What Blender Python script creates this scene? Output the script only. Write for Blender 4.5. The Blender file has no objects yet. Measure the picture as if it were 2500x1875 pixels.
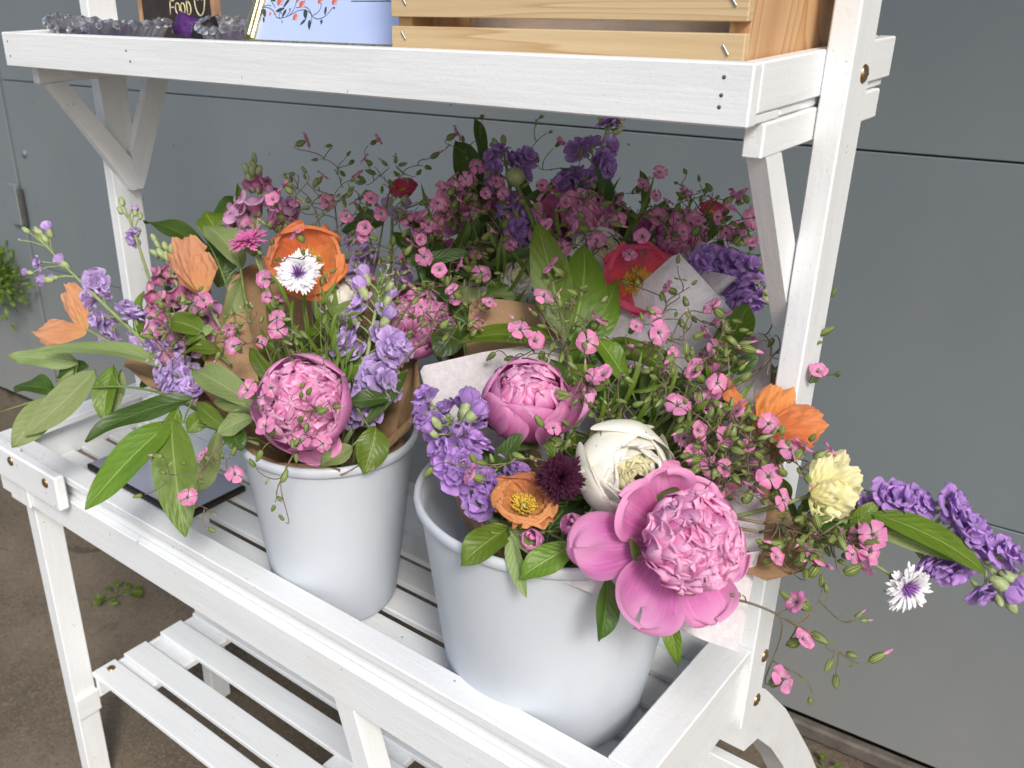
import bpy, math, random
import numpy as np
from mathutils import Matrix, Vector

SC = bpy.context.scene
COL = SC.collection
random.seed(7)
RG = np.random.RandomState(11)
V3 = lambda *a: np.array(a, float)

# ------------------------------------------------------------------ camera, sky, sun, exposure
Z0 = 1.10                                   # the shelf's top edge stands this far above the ground
CAM = V3(1.12896, -0.57645, 0.05211)
F_PX, PPX, PPY = 2292.05, 981.05, 970.31    # focal length and principal point, in pixels of the 2500 px photo
_ya, _pi, _ro = np.radians([41.6873, -24.2625, -1.2646])
FW = V3(-np.sin(_ya) * np.cos(_pi), np.cos(_ya) * np.cos(_pi), np.sin(_pi))
_r = V3(np.cos(_ya), np.sin(_ya), 0)
_u = np.cross(_r, FW)
RT = np.cos(_ro) * _r + np.sin(_ro) * _u
UP = -np.sin(_ro) * _r + np.cos(_ro) * _u

cam = bpy.data.cameras.new('camera')
cam_o = bpy.data.objects.new('camera', cam)
COL.objects.link(cam_o)
cam.sensor_width = 36
cam.lens = F_PX / 2500 * 36
cam.shift_x = 0.5 - PPX / 2500
cam.shift_y = (PPY - 937.5) / 2500
cam.clip_start, cam.clip_end = 0.02, 200
cam.dof.use_dof = True
cam.dof.focus_distance = 0.78
cam.dof.aperture_fstop = 13
cam_o.matrix_world = Matrix(((RT[0], UP[0], -FW[0], CAM[0]), (RT[1], UP[1], -FW[1], CAM[1]),
                             (RT[2], UP[2], -FW[2], CAM[2] + Z0), (0, 0, 0, 1)))
SC.camera = cam_o

SUN = V3(0.59, -0.51, 0.67)
SUN /= np.linalg.norm(SUN)
world = bpy.data.worlds.new('World')
SC.world = world
world.use_nodes = True
wn = world.node_tree
sky = wn.nodes.new('ShaderNodeTexSky')
sky.sky_type = 'NISHITA'
sky.sun_disc = False
sky.sun_elevation = math.asin(SUN[2])
sky.sun_rotation = math.atan2(SUN[0], SUN[1])
sky.air_density, sky.dust_density, sky.ozone_density = 1.0, 3.0, 1.0
wn.links.new(sky.outputs[0], wn.nodes['Background'].inputs[0])
wn.nodes['Background'].inputs[1].default_value = 0.105
sun = bpy.data.lights.new('sun', 'SUN')
sun.energy = 1.5
sun.angle = math.radians(14)
sun.color = (1.0, 0.975, 0.945)
sun_o = bpy.data.objects.new('sun', sun)
COL.objects.link(sun_o)
sun_o.rotation_euler = Vector(SUN).to_track_quat('Z', 'Y').to_euler()
sun_o.location = (3, -2, 4)
SC.view_settings.view_transform = 'Standard'
SC.view_settings.look = 'None'
SC.view_settings.exposure = 0.73
SC.cycles.max_bounces = 10
SC.cycles.use_denoising = True


def at(px, py, d):
    """the point d metres in front of the camera that a pixel of the 2212 px wide view shows"""
    k = 2500 / 2212
    return CAM + d * (FW + (px * k - PPX) / F_PX * RT - (py * k - PPY) / F_PX * UP)


def face(r, u, t):
    """a direction given as right, up and towards the viewer"""
    a = r * RT + u * UP - t * FW
    return a / np.linalg.norm(a)


# ------------------------------------------------------------------ materials
def new_mat(name):
    m = bpy.data.materials.new(name)
    m.use_nodes = True
    nt = m.node_tree
    nt.nodes.remove(nt.nodes['Principled BSDF'])
    return m, nt, nt.nodes['Material Output']


def nd(nt, typ, props=None, **ins):
    n = nt.nodes.new(typ)
    for k, v in (props or {}).items():
        setattr(n, k, v)
    for k, v in ins.items():
        key = int(k[1:]) if k[0] == 'i' and k[1:].isdigit() else k.replace('_', ' ')
        s = n.inputs[key]
        if hasattr(v, 'is_output'):
            nt.links.new(v, s)
        else:
            s.default_value = v
    return n


def rgba(c):
    return (c[0], c[1], c[2], 1.0)


def ramp(nt, fac, stops, interp='LINEAR'):
    n = nt.nodes.new('ShaderNodeValToRGB')
    nt.links.new(fac, n.inputs[0])
    cr = n.color_ramp
    cr.interpolation = interp
    while len(cr.elements) < len(stops):
        cr.elements.new(0.5)
    for e, (p, c) in zip(cr.elements, stops):
        e.position = p
        e.color = rgba(c) if hasattr(c, '__len__') else (c, c, c, 1)
    return n.outputs[0]


def mixc(nt, fac, a, b, mode='MIX'):
    n = nt.nodes.new('ShaderNodeMix')
    n.data_type = 'RGBA'
    n.blend_type = mode
    for s, v in ((n.inputs[0], fac), (n.inputs[6], a), (n.inputs[7], b)):
        if hasattr(v, 'is_output'):
            nt.links.new(v, s)
        else:
            s.default_value = rgba(v) if hasattr(v, '__len__') else v
    return n.outputs[2]


def math_(nt, op, a, b=0.0):
    n = nt.nodes.new('ShaderNodeMath')
    n.operation = op
    for s, v in ((n.inputs[0], a), (n.inputs[1], b)):
        if hasattr(v, 'is_output'):
            nt.links.new(v, s)
        else:
            s.default_value = v
    return n.outputs[0]


def gc(nt, scale=(1, 1, 1)):
    a = nt.nodes.new('ShaderNodeAttribute')
    a.attribute_name = 'gc'
    m = nd(nt, 'ShaderNodeMapping', Vector=a.outputs['Vector'])
    m.inputs['Scale'].default_value = scale
    return m.outputs[0], a.outputs['Vector']


def objco(nt, scale=(1, 1, 1)):
    t = nt.nodes.new('ShaderNodeNewGeometry')
    m = nd(nt, 'ShaderNodeMapping', Vector=t.outputs['Position'])
    m.inputs['Scale'].default_value = scale
    return m.outputs[0]


def noise(nt, vec, scale, detail=3.0, rough=0.55, dist=0.0):
    return nd(nt, 'ShaderNodeTexNoise', Vector=vec, Scale=scale, Detail=detail, Roughness=rough, Distortion=dist).outputs[0]


def princ(nt, out, color, rough=0.5, bump=None, bstr=0.3, bdist=0.002, trans=0.0, tcol=None, **kw):
    p = nt.nodes.new('ShaderNodeBsdfPrincipled')
    for s, v in ((p.inputs['Base Color'], color), (p.inputs['Roughness'], rough)):
        if hasattr(v, 'is_output'):
            nt.links.new(v, s)
        else:
            s.default_value = rgba(v) if hasattr(v, '__len__') else v
    for k, v in kw.items():
        p.inputs[k.replace('_', ' ')].default_value = v
    nrm = None
    if bump is not None:
        b = nd(nt, 'ShaderNodeBump', Height=bump, Strength=bstr, Distance=bdist)
        nrm = b.outputs[0]
        nt.links.new(nrm, p.inputs['Normal'])
    sh = p.outputs[0]
    if trans > 0:
        t = nt.nodes.new('ShaderNodeBsdfTranslucent')
        c = color if tcol is None else tcol
        if hasattr(c, 'is_output'):
            nt.links.new(c, t.inputs[0])
        else:
            t.inputs[0].default_value = rgba(c)
        mx = nd(nt, 'ShaderNodeMixShader', i0=trans, i1=sh, i2=t.outputs[0])
        sh = mx.outputs[0]
    nt.links.new(sh, out.inputs[0])
    return p


def mat_paint(name='white_paint', base=(0.765, 0.79, 0.80), spots=1.0):
    m, nt, out = new_mat(name)
    g, raw = gc(nt, (5, 55, 55))
    g2, _ = gc(nt, (14, 260, 260))
    pos = objco(nt)
    st = noise(nt, g, 1.0, 4, 0.6, 0.6)
    st2 = noise(nt, g2, 1.0, 3, 0.6, 0.3)
    c = ramp(nt, st, [(0.25, [x * 0.93 for x in base]), (0.55, base), (0.8, [min(1, x * 1.03) for x in base])])
    big = noise(nt, pos, 9.0, 3, 0.6)
    c = mixc(nt, ramp(nt, big, [(0.5, 0.0), (0.85, 0.22)]), c, (0.66, 0.62, 0.55))
    fl = nd(nt, 'ShaderNodeTexVoronoi', Vector=pos, Scale=95.0)
    fsz = math_(nt, 'LESS_THAN', fl.outputs['Distance'], 0.115)
    keep = math_(nt, 'GREATER_THAN', noise(nt, pos, 31.0, 2), 0.60)
    keep = math_(nt, 'MULTIPLY', keep, math_(nt, 'GREATER_THAN', noise(nt, pos, 140.0, 1), 0.5))
    c = mixc(nt, math_(nt, 'MULTIPLY', math_(nt, 'MULTIPLY', fsz, keep), 0.75 * spots), c, (0.16, 0.13, 0.10))
    gr = math_(nt, 'GREATER_THAN', noise(nt, objco(nt, (1, 1, 0.6)), 560.0, 2, 0.7), 0.672)
    c = mixc(nt, math_(nt, 'MULTIPLY', gr, 0.35 * spots), c, (0.35, 0.31, 0.27))
    ch = math_(nt, 'GREATER_THAN', math_(nt, 'ADD', noise(nt, pos, 38.0, 4, 0.7), math_(nt, 'MULTIPLY', st2, 0.25)), 0.845)
    c = mixc(nt, math_(nt, 'MULTIPLY', ch, 0.55 * spots), c, (0.47, 0.37, 0.26))
    hb = math_(nt, 'ADD', math_(nt, 'MULTIPLY', st, math_(nt, 'MULTIPLY', big, 1.5)), math_(nt, 'ADD', math_(nt, 'MULTIPLY', st2, 0.7), math_(nt, 'MULTIPLY', noise(nt, pos, 260.0, 3), 0.5)))
    princ(nt, out, c, 0.42, hb, 0.36, 0.0012)
    return m


def mat_pine(name, light, dark, sc=(3.0, 34, 34), dist=3.0):
    m, nt, out = new_mat(name)
    g, raw = gc(nt, sc)
    w = nd(nt, 'ShaderNodeTexNoise', Vector=g, Scale=0.55, Detail=2.0, Roughness=0.5, Distortion=0.4).outputs[0]
    rings = math_(nt, 'FRACT', math_(nt, 'MULTIPLY', w, 11.0))
    c = ramp(nt, rings, [(0.0, light), (0.62, [a * 0.6 + b * 0.4 for a, b in zip(light, dark)]), (0.86, dark), (0.93, light), (1.0, light)])
    g3, _ = gc(nt, (25, 900, 900))
    fib = noise(nt, g3, 1.0, 2)
    c = mixc(nt, 0.22, c, ramp(nt, fib, [(0.3, dark), (0.7, light)]))
    princ(nt, out, c, 0.55, fib, 0.25, 0.0006)
    return m


def mat_petal(name, stops, vein=None, vfreq=22.0, vamt=0.3, jit=0.25, rough=0.55, trans=0.32, bump=0.35, edge=None, eamt=0.5, crinkle=0.0, sheen=0.12):
    m, nt, out = new_mat(name)
    _, raw = gc(nt)
    sp = nd(nt, 'ShaderNodeSeparateXYZ', Vector=raw)
    u, v, r = sp.outputs
    n1 = noise(nt, raw, 5.0, 3)
    vv = math_(nt, 'ADD', v, math_(nt, 'MULTIPLY', math_(nt, 'SUBTRACT', n1, 0.5), 0.25))
    c = ramp(nt, vv, stops)
    vec = nd(nt, 'ShaderNodeCombineXYZ', X=math_(nt, 'MULTIPLY', u, vfreq), Y=math_(nt, 'MULTIPLY', v, 1.6), Z=math_(nt, 'MULTIPLY', r, 40.0))
    vn = noise(nt, vec.outputs[0], 1.0, 2, 0.6, 0.3)
    if vein is not None:
        c = mixc(nt, math_(nt, 'MULTIPLY', ramp(nt, vn, [(0.5, 0.0), (0.68, 1.0)]), vamt), c, vein)
    if edge is not None:
        au = math_(nt, 'MAXIMUM', math_(nt, 'ABSOLUTE', u), v)
        c = mixc(nt, math_(nt, 'MULTIPLY', ramp(nt, au, [(0.72, 0.0), (1.0, 1.0)]), eamt), c, edge)
    hs = nd(nt, 'ShaderNodeHueSaturation', Color=c)
    nt.links.new(math_(nt, 'ADD', 1.0 - jit * 0.5, math_(nt, 'MULTIPLY', r, jit)), hs.inputs['Value'])
    nt.links.new(math_(nt, 'ADD', 0.49, math_(nt, 'MULTIPLY', r, 0.02)), hs.inputs['Hue'])
    c = hs.outputs[0]
    h = vn
    if crinkle:
        h = math_(nt, 'ADD', vn, math_(nt, 'MULTIPLY', noise(nt, objco(nt), 160.0, 4, 0.6, 1.0), crinkle))
    p = princ(nt, out, c, rough, h, bump, 0.0012, trans)
    p.inputs['Sheen Weight'].default_value = sheen
    p.inputs['Specular IOR Level'].default_value = 0.22 if sheen else 0.08
    return m


def mat_leaf(name, base, mid, vein, trans=0.25, rough=0.42):
    m, nt, out = new_mat(name)
    _, raw = gc(nt)
    sp = nd(nt, 'ShaderNodeSeparateXYZ', Vector=raw)
    u, v, r = sp.outputs
    au = math_(nt, 'ABSOLUTE', u)
    big = noise(nt, raw, 3.0, 3)
    c = ramp(nt, big, [(0.3, base), (0.7, mid)])
    lat = math_(nt, 'FRACT', math_(nt, 'ADD', math_(nt, 'MULTIPLY', math_(nt, 'SUBTRACT', v, math_(nt, 'MULTIPLY', au, 0.24)), 8.5), math_(nt, 'MULTIPLY', big, 1.1)))
    latd = math_(nt, 'ABSOLUTE', math_(nt, 'SUBTRACT', lat, 0.5))
    lv = ramp(nt, latd, [(0.0, 1.0), (0.055, 0.0)])
    mr = ramp(nt, au, [(0.0, 1.0), (0.03, 0.9), (0.06, 0.0)])
    vv = math_(nt, 'MAXIMUM', math_(nt, 'MULTIPLY', lv, 0.22), mr)
    c = mixc(nt, math_(nt, 'MULTIPLY', vv, 0.7), c, vein)
    sp2 = math_(nt, 'GREATER_THAN', noise(nt, objco(nt), 330.0, 2), 0.73)
    c = mixc(nt, math_(nt, 'MULTIPLY', sp2, 0.35), c, vein)
    hs = nd(nt, 'ShaderNodeHueSaturation', Color=c)
    nt.links.new(math_(nt, 'ADD', 0.8, math_(nt, 'MULTIPLY', r, 0.4)), hs.inputs['Value'])
    nt.links.new(math_(nt, 'ADD', 0.485, math_(nt, 'MULTIPLY', r, 0.025)), hs.inputs['Hue'])
    c = hs.outputs[0]
    bm = math_(nt, 'SUBTRACT', math_(nt, 'MULTIPLY', ramp(nt, latd, [(0.0, 0.0), (0.5, 1.0)]), 0.6), math_(nt, 'MULTIPLY', vv, 0.8))
    t = mixc(nt, 0.6, c, (0.20, 0.42, 0.02))
    princ(nt, out, c, rough, math_(nt, 'ADD', bm, math_(nt, 'MULTIPLY', noise(nt, objco(nt), 130.0, 4), 0.8)), 0.35, 0.0012, trans, t)
    return m


def mat_plain(name, col, rough=0.5, nscale=60.0, var=0.15, bstr=0.2, trans=0.0, metallic=0.0, bdist=0.001, **kw):
    m, nt, out = new_mat(name)
    pos = objco(nt)
    n = noise(nt, pos, nscale, 4, 0.6)
    c = ramp(nt, n, [(0.3, [max(0, x * (1 - var)) for x in col]), (0.7, [min(1, x * (1 + var)) for x in col])])
    p = princ(nt, out, c, rough, n, bstr, bdist, trans, **kw)
    p.inputs['Metallic'].default_value = metallic
    return m


# ------------------------------------------------------------------ mesh building
def cornerbox(hx, hy, hz, b):
    """a box with chamfered edges: 24 corners"""
    vs, idx = [], {}
    for sx in (-1, 1):
        for sy in (-1, 1):
            for sz in (-1, 1):
                for k in range(3):
                    p = [sx * hx, sy * hy, sz * hz]
                    for j in range(3):
                        if j != k:
                            p[j] -= (sx, sy, sz)[j] * b
                    idx[(sx, sy, sz, k)] = len(vs)
                    vs.append(p)
    fs = []
    def quad(ks, out):
        p = [np.array(vs[k]) for k in ks]
        n = np.cross(p[1] - p[0], p[2] - p[0])
        fs.append(ks if n @ np.array(out, float) > 0 else ks[::-1])
    for k in range(3):
        i, j = [a for a in range(3) if a != k]
        for s in (-1, 1):
            ks = []
            for a, c in ((-1, -1), (1, -1), (1, 1), (-1, 1)):
                q = [0, 0, 0]
                q[k], q[i], q[j] = s, a, c
                ks.append(idx[(*q, k)])
            o = [0, 0, 0]
            o[k] = s
            quad(ks, o)
        for a in (-1, 1):
            for c in (-1, 1):
                q0, q1 = [0, 0, 0], [0, 0, 0]
                q0[k], q1[k] = -1, 1
                for q in (q0, q1):
                    q[i], q[j] = a, c
                o = [0, 0, 0]
                o[i], o[j] = a, c
                quad([idx[(*q0, i)], idx[(*q1, i)], idx[(*q1, j)], idx[(*q0, j)]], o)
    for sx in (-1, 1):
        for sy in (-1, 1):
            for sz in (-1, 1):
                quad([idx[(sx, sy, sz, k)] for k in range(3)], (sx, sy, sz))
    return np.array(vs, float), fs


class MB:
    def __init__(self):
        self.v, self.f, self.m, self.g, self.n = [], [], [], [], 0
        self.sm = []

    def add(self, verts, faces, mat=0, g=None, smooth=True):
        verts = np.asarray(verts, float)
        k = len(verts)
        self.v.append(verts)
        self.g.append(np.zeros((k, 3)) if g is None else np.asarray(g, float))
        n = self.n
        self.f += [[i + n for i in f] for f in faces]
        self.m += [mat] * len(faces)
        self.sm += [smooth] * len(faces)
        self.n += k
        return self

    def grid(self, P, mat=0, g=None, wrap=False):
        """P: array (nv, nu, 3)"""
        a, b = P.shape[:2]
        fs = []
        for i in range(a - 1):
            for j in range(b - 1 + (1 if wrap else 0)):
                j2 = (j + 1) % b
                fs.append((i * b + j, i * b + j2, (i + 1) * b + j2, (i + 1) * b + j))
        return self.add(P.reshape(-1, 3), fs, mat, None if g is None else g.reshape(-1, 3))

    def obox(self, c, ax, hs, mat=0, bev=0.0012):
        """box with centre c, rows of ax as its axes (the first is the grain) and half sizes hs"""
        b = min(bev, min(hs) * 0.45)
        vs, fs = cornerbox(hs[0], hs[1], hs[2], b)
        off = RG.uniform(-3, 3, 3)
        A = np.array(ax, float)
        if np.linalg.det(A) < 0:
            fs = [f[::-1] for f in fs]
        return self.add(vs @ A + np.asarray(c, float), fs, mat, vs + off, False)

    def box(self, x0, x1, y0, y1, z0, z1, mat=0, bev=0.0012):
        h = [abs(x1 - x0) / 2, abs(y1 - y0) / 2, abs(z1 - z0) / 2]
        o = sorted(range(3), key=lambda k: -h[k])
        E = np.eye(3)
        return self.obox([(x0 + x1) / 2, (y0 + y1) / 2, (z0 + z1) / 2], [E[k] for k in o], [h[k] for k in o], mat, bev)

    def bar(self, p0, p1, side, w, t, mat=0, bev=0.0012):
        """a bar from p0 to p1, w wide along `side` and t thick"""
        p0, p1, side = [np.asarray(q, float) for q in (p0, p1, side)]
        d = p1 - p0
        L = np.linalg.norm(d)
        d /= L
        s = side - d * (side @ d)
        s /= np.linalg.norm(s)
        return self.obox((p0 + p1) / 2, [d, s, np.cross(d, s)], [L / 2, w / 2, t / 2], mat, bev)

    def tube(self, pts, rad, seg=6, mat=0, caps=True, rnd=0.5):
        P = np.asarray(pts, float)
        n = len(P)
        rad = np.broadcast_to(np.asarray(rad, float), (n,))
        T = np.gradient(P, axis=0)
        T /= np.linalg.norm(T, axis=1)[:, None] + 1e-12
        ref = V3(0.31, 0.17, 0.93)
        if abs(T[0] @ ref) > 0.95:
            ref = V3(0.9, 0.3, 0.1)
        N = np.zeros_like(P)
        a = ref - T[0] * (ref @ T[0])
        N[0] = a / np.linalg.norm(a)
        for i in range(1, n):
            a = N[i - 1] - T[i] * (N[i - 1] @ T[i])
            N[i] = a / (np.linalg.norm(a) + 1e-12)
        B = np.cross(T, N)
        ang = np.linspace(0, 2 * np.pi, seg, endpoint=False)
        R = P[:, None] + rad[:, None, None] * (np.cos(ang)[None, :, None] * N[:, None] + np.sin(ang)[None, :, None] * B[:, None])
        g = np.zeros((n, seg, 3))
        g[..., 0] = np.linspace(-1, 1, seg)[None]
        g[..., 1] = np.linspace(0, 1, n)[:, None]
        g[..., 2] = rnd
        base = self.n
        self.grid(R, mat, g, True)
        if caps:
            self.f += [[base + i for i in range(seg)][::-1], [base + (n - 1) * seg + i for i in range(seg)]]
            self.m += [mat] * 2
            self.sm += [False] * 2
        return self

    def lathe(self, prof, M=None, seg=24, mat=0, mod=None, rnd=0.5):
        """prof: (radius, z) pairs; M: 3x4 placing matrix; mod(phi): radius factor"""
        prof = np.asarray(prof, float)
        ang = np.linspace(0, 2 * np.pi, seg, endpoint=False)
        k = np.ones(seg) if mod is None else mod(ang)
        P = np.stack([prof[:, 0:1] * (np.cos(ang) * k)[None], prof[:, 0:1] * (np.sin(ang) * k)[None],
                      np.repeat(prof[:, 1:2], seg, 1)], -1)
        if M is not None:
            P = P @ M[:, :3].T + M[:, 3]
        g = np.zeros(P.shape)
        g[..., 0] = np.cos(ang * 5)[None]
        g[..., 1] = np.linspace(0, 1, len(prof))[:, None]
        g[..., 2] = rnd
        return self.grid(P, mat, g, True)

    def mesh(self, name, mats, loc=(0, 0, 0)):
        me = bpy.data.meshes.new(name)
        v = np.concatenate(self.v) - np.asarray(loc, float)
        me.from_pydata(v.tolist(), [], self.f)
        for m in (mats if isinstance(mats, (list, tuple)) else [mats]):
            me.materials.append(m)
        me.polygons.foreach_set('material_index', np.array(self.m, 'i'))
        me.polygons.foreach_set('use_smooth', np.array(self.sm, bool))
        at_ = me.attributes.new('gc', 'FLOAT_VECTOR', 'POINT')
        at_.data.foreach_set('vector', np.concatenate(self.g).astype('f').ravel())
        me.update()
        return me

    def build(self, name, mats, parent=None, loc=None, label=None):
        pw = parent['_w'] if parent is not None else None
        if loc is None:
            loc = V3(*pw) if parent is not None else np.concatenate(self.v).mean(0)
        o = bpy.data.objects.new(name, self.mesh(name, mats, loc))
        COL.objects.link(o)
        place(o, loc, parent)
        if label:
            o['label'] = label
        return o


WORLD = {}


def place(o, loc, parent=None):
    loc = np.asarray(loc, float)
    if parent is not None:
        o.parent = parent
        o.location = Vector(loc - V3(*parent['_w']))
    else:
        o.location = Vector(loc + V3(0, 0, Z0))
    o['_w'] = [float(x) for x in loc]


def thing(name, label, cat, loc, group=None):
    o = bpy.data.objects.new(name, None)
    COL.objects.link(o)
    o.empty_display_size = 0.02
    place(o, loc)
    return tag(o, label, cat, group)


def tag(o, label, cat, group=None):
    o['label'] = label
    o['category'] = cat
    if group:
        o['group'] = group
    return o


def put(name, mesh, parent, loc, R=None, scale=1.0, label=None):
    """one more object using a mesh already built, R a 3x3 rotation"""
    o = bpy.data.objects.new(name, mesh)
    COL.objects.link(o)
    place(o, loc, parent)
    M = np.eye(3) if R is None else R
    o.matrix_local = Matrix.Translation(o.location) @ Matrix(M.tolist()).to_4x4() @ Matrix.Diagonal((scale, scale, scale, 1))
    return o


def bez(P, n):
    P = np.asarray(P, float)
    t = np.linspace(0, 1, n)[:, None]
    Q = [P[i][None].repeat(n, 0) for i in range(len(P))]
    while len(Q) > 1:
        Q = [Q[i] * (1 - t) + Q[i + 1] * t for i in range(len(Q) - 1)]
    return Q[0]


def basis(axis, roll=0.0):
    """3x3 rotation whose third column is axis"""
    z = np.asarray(axis, float) / np.linalg.norm(axis)
    r = V3(0, 0, 1) if abs(z[2]) < 0.9 else V3(1, 0, 0)
    x = np.cross(r, z)
    x /= np.linalg.norm(x)
    y = np.cross(z, x)
    c, s = math.cos(roll), math.sin(roll)
    return np.stack([c * x + s * y, -s * x + c * y, z], 1)


def aff(R, loc, s=1.0):
    return np.concatenate([np.asarray(R) * s, np.asarray(loc, float)[:, None]], 1)

# ------------------------------------------------------------------ ground and wall
WTAN = math.tan(math.radians(3.755))
wall_y = lambda x: 0.695 + WTAN * (x - 0.18)
WN = V3(WTAN, -1, 0) / math.hypot(1, WTAN)          # the wall faces this way
WX = V3(1, WTAN, 0) / math.hypot(1, WTAN)


def wp(x, off, z):
    return V3(x, wall_y(x), z) + WN * off


def mat_ground():
    m, nt, out = new_mat('concrete')
    pos = objco(nt)
    a = noise(nt, pos, 3.0, 5, 0.6)
    b = noise(nt, pos, 190.0, 3, 0.7)
    d = noise(nt, pos, 28.0, 5, 0.65)
    c = ramp(nt, a, [(0.3, (0.080, 0.062, 0.041)), (0.55, (0.148, 0.117, 0.081)), (0.75, (0.210, 0.170, 0.122))])
    c = mixc(nt, ramp(nt, b, [(0.52, 0.0), (0.68, 0.8)]), c, (0.22, 0.18, 0.135))
    c = mixc(nt, ramp(nt, b, [(0.28, 0.8), (0.42, 0.0)]), c, (0.03, 0.022, 0.015))
    c = mixc(nt, ramp(nt, d, [(0.55, 0.0), (0.75, 0.45)]), c, (0.10, 0.055, 0.03))
    vz = nd(nt, 'ShaderNodeTexVoronoi', {'feature': 'DISTANCE_TO_EDGE'}, Vector=objco(nt, (1, 1, 0)), Scale=0.9)
    warp = noise(nt, pos, 9.0, 5, 0.65)
    cr = math_(nt, 'LESS_THAN', math_(nt, 'ADD', vz.outputs['Distance'], math_(nt, 'MULTIPLY', math_(nt, 'SUBTRACT', warp, 0.45), 0.12)), 0.006)
    c = mixc(nt, math_(nt, 'MULTIPLY', cr, 0.5), c, (0.025, 0.017, 0.012))
    h = math_(nt, 'ADD', math_(nt, 'MULTIPLY', b, 0.6), math_(nt, 'SUBTRACT', d, math_(nt, 'MULTIPLY', cr, 0.8)))
    princ(nt, out, c, 0.85, h, 0.7, 0.003)
    return m


def mat_wall():
    m, nt, out = new_mat('grey_wall_paint')
    pos = objco(nt)
    a = noise(nt, pos, 2.2, 4, 0.55)
    c = ramp(nt, a, [(0.3, (0.150, 0.178, 0.194)), (0.7, (0.176, 0.203, 0.217))])
    st = noise(nt, objco(nt, (6, 6, 1.2)), 2.0, 4, 0.6)
    c = mixc(nt, ramp(nt, st, [(0.55, 0.0), (0.8, 0.35)]), c, (0.195, 0.195, 0.178))
    zz = nd(nt, 'ShaderNodeSeparateXYZ', Vector=pos).outputs[2]
    dz = ramp(nt, math_(nt, 'ADD', zz, math_(nt, 'MULTIPLY', noise(nt, objco(nt, (5, 5, 1)), 1.6, 5, 0.65), 0.5)), [(0.30, 0.55), (0.75, 0.0)])
    c = mixc(nt, dz, c, (0.25, 0.245, 0.225))  # paler towards the ground: splash dirt, and the wall's light gradient put into colour
    fl = nd(nt, 'ShaderNodeTexVoronoi', Vector=pos, Scale=26.0)
    f1 = math_(nt, 'MULTIPLY', math_(nt, 'LESS_THAN', fl.outputs['Distance'], 0.055), math_(nt, 'GREATER_THAN', noise(nt, pos, 7.0, 2), 0.53))
    c = mixc(nt, math_(nt, 'MULTIPLY', f1, 0.8), c, (0.03, 0.028, 0.025))
    fine = noise(nt, pos, 420.0, 2)
    princ(nt, out, c, 0.5, math_(nt, 'ADD', math_(nt, 'MULTIPLY', fine, 0.3), math_(nt, 'MULTIPLY', st, 0.4)), 0.18, 0.0012)
    return m


M_GROUND, M_WALL = mat_ground(), mat_wall()
M_DARK = mat_plain('dark_gap', (0.02, 0.019, 0.018), 0.9)
ZG = -Z0
g = MB()
xs = np.concatenate([[-60, -8], np.linspace(-3, 3, 61), [8, 60]])
ys = np.concatenate([[-60, -8], np.linspace(-3, 1.4, 45), [8, 60]])
Gx, Gy = np.meshgrid(xs, ys)
Gz = ZG + 0.0016 * np.sin(Gx * 7.1 + Gy * 3) * np.cos(Gy * 6.3) - 0.002
g.grid(np.stack([Gx, Gy, Gz], -1), 0)
go = g.build('ground', M_GROUND, loc=(0, 0, ZG))
go['kind'] = 'structure'

wall = thing('panel_wall', 'grey painted panel wall with thin horizontal seams behind the flower stand', 'wall', (0.3, wall_y(0.3) + 0.05, ZG))
ZS1, ZS2, XS = -0.1658, -0.6393, -1.2253


def wpanel(x0, x1, z0, z1, off=0.0, th=0.03, name='panel', bev=0.003):
    mb = MB()
    c = wp((x0 + x1) / 2, off - th / 2, (z0 + z1) / 2)
    L = abs(x1 - x0) * math.hypot(1, WTAN)
    mb.obox(c, [WX, V3(0, 0, 1), WN], [L / 2, abs(z1 - z0) / 2, th / 2], 0, 0.0013)
    return mb.build(name, M_WALL, wall)


gap = 0.0011
for z0, z1, dz in ((ZS1 + gap, 1.9, 0.0), (ZS2 + gap, ZS1 - gap, 0.0006), (ZG + 0.034, ZS2 - gap, 0.0)):
    wpanel(XS + 0.004, 4.2, z0, z1, dz)
wpanel(-4.5, XS - 0.004, ZG + 0.03, 1.9, 0.004)
mb = MB()
mb.obox(wp(-0.2, -0.05, (1.9 + ZG) / 2), [WX, V3(0, 0, 1), WN], [4.4, (1.9 - ZG) / 2, 0.018], 0)
mb.build('backing', M_DARK, wall)
mb = MB()
mb.obox(wp(1.5, 0.006, ZG + 0.0145), [WX, V3(0, 0, 1), WN], [2.75, 0.0135, 0.010], 0, 0.004)
mb.build('base_strip', mat_plain('weathered_strip', (0.11, 0.095, 0.08), 0.7, 40, 0.3), wall)
mb = MB()
mb.obox(wp(XS - 0.02, 0.010, -0.475), [WX, V3(0, 0, 1), WN], [0.022, 0.055, 0.008], 0, 0.003)
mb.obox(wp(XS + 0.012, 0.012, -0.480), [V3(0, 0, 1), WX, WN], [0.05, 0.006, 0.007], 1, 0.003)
mb.build('latch', [M_WALL, mat_plain('latch_dark_grey', (0.06, 0.062, 0.062), 0.6)], wall)  # wall-coloured plate with a dark grey bar beside it
for zz in (-0.34, -0.79):
    mb = MB()
    mb.lathe([(0.0001, 0.006), (0.008, 0.005), (0.009, 0)], aff(basis(WN), wp(XS + 0.05, 0.001, zz)), 12)
    mb.build('bolt_head', M_WALL, wall)

# unseen overhang, added and sized to shade the top of the wall
mb = MB()
mb.obox(V3(-0.2, 0.36, 1.12), [V3(1, 0, 0), V3(0, 1, 0), V3(0, 0, 1)], [5.0, 0.43, 0.02], 0, 0.004)
mb.obox(V3(-0.2, -0.082, 1.18), [V3(1, 0, 0), V3(0, 0, 1), V3(0, 1, 0)], [5.0, 0.09, 0.0115], 0, 0.004)
mb.build('added_eave', mat_plain('added_eave_paint', (0.55, 0.56, 0.56), 0.6, 20, 0.08), wall)

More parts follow.
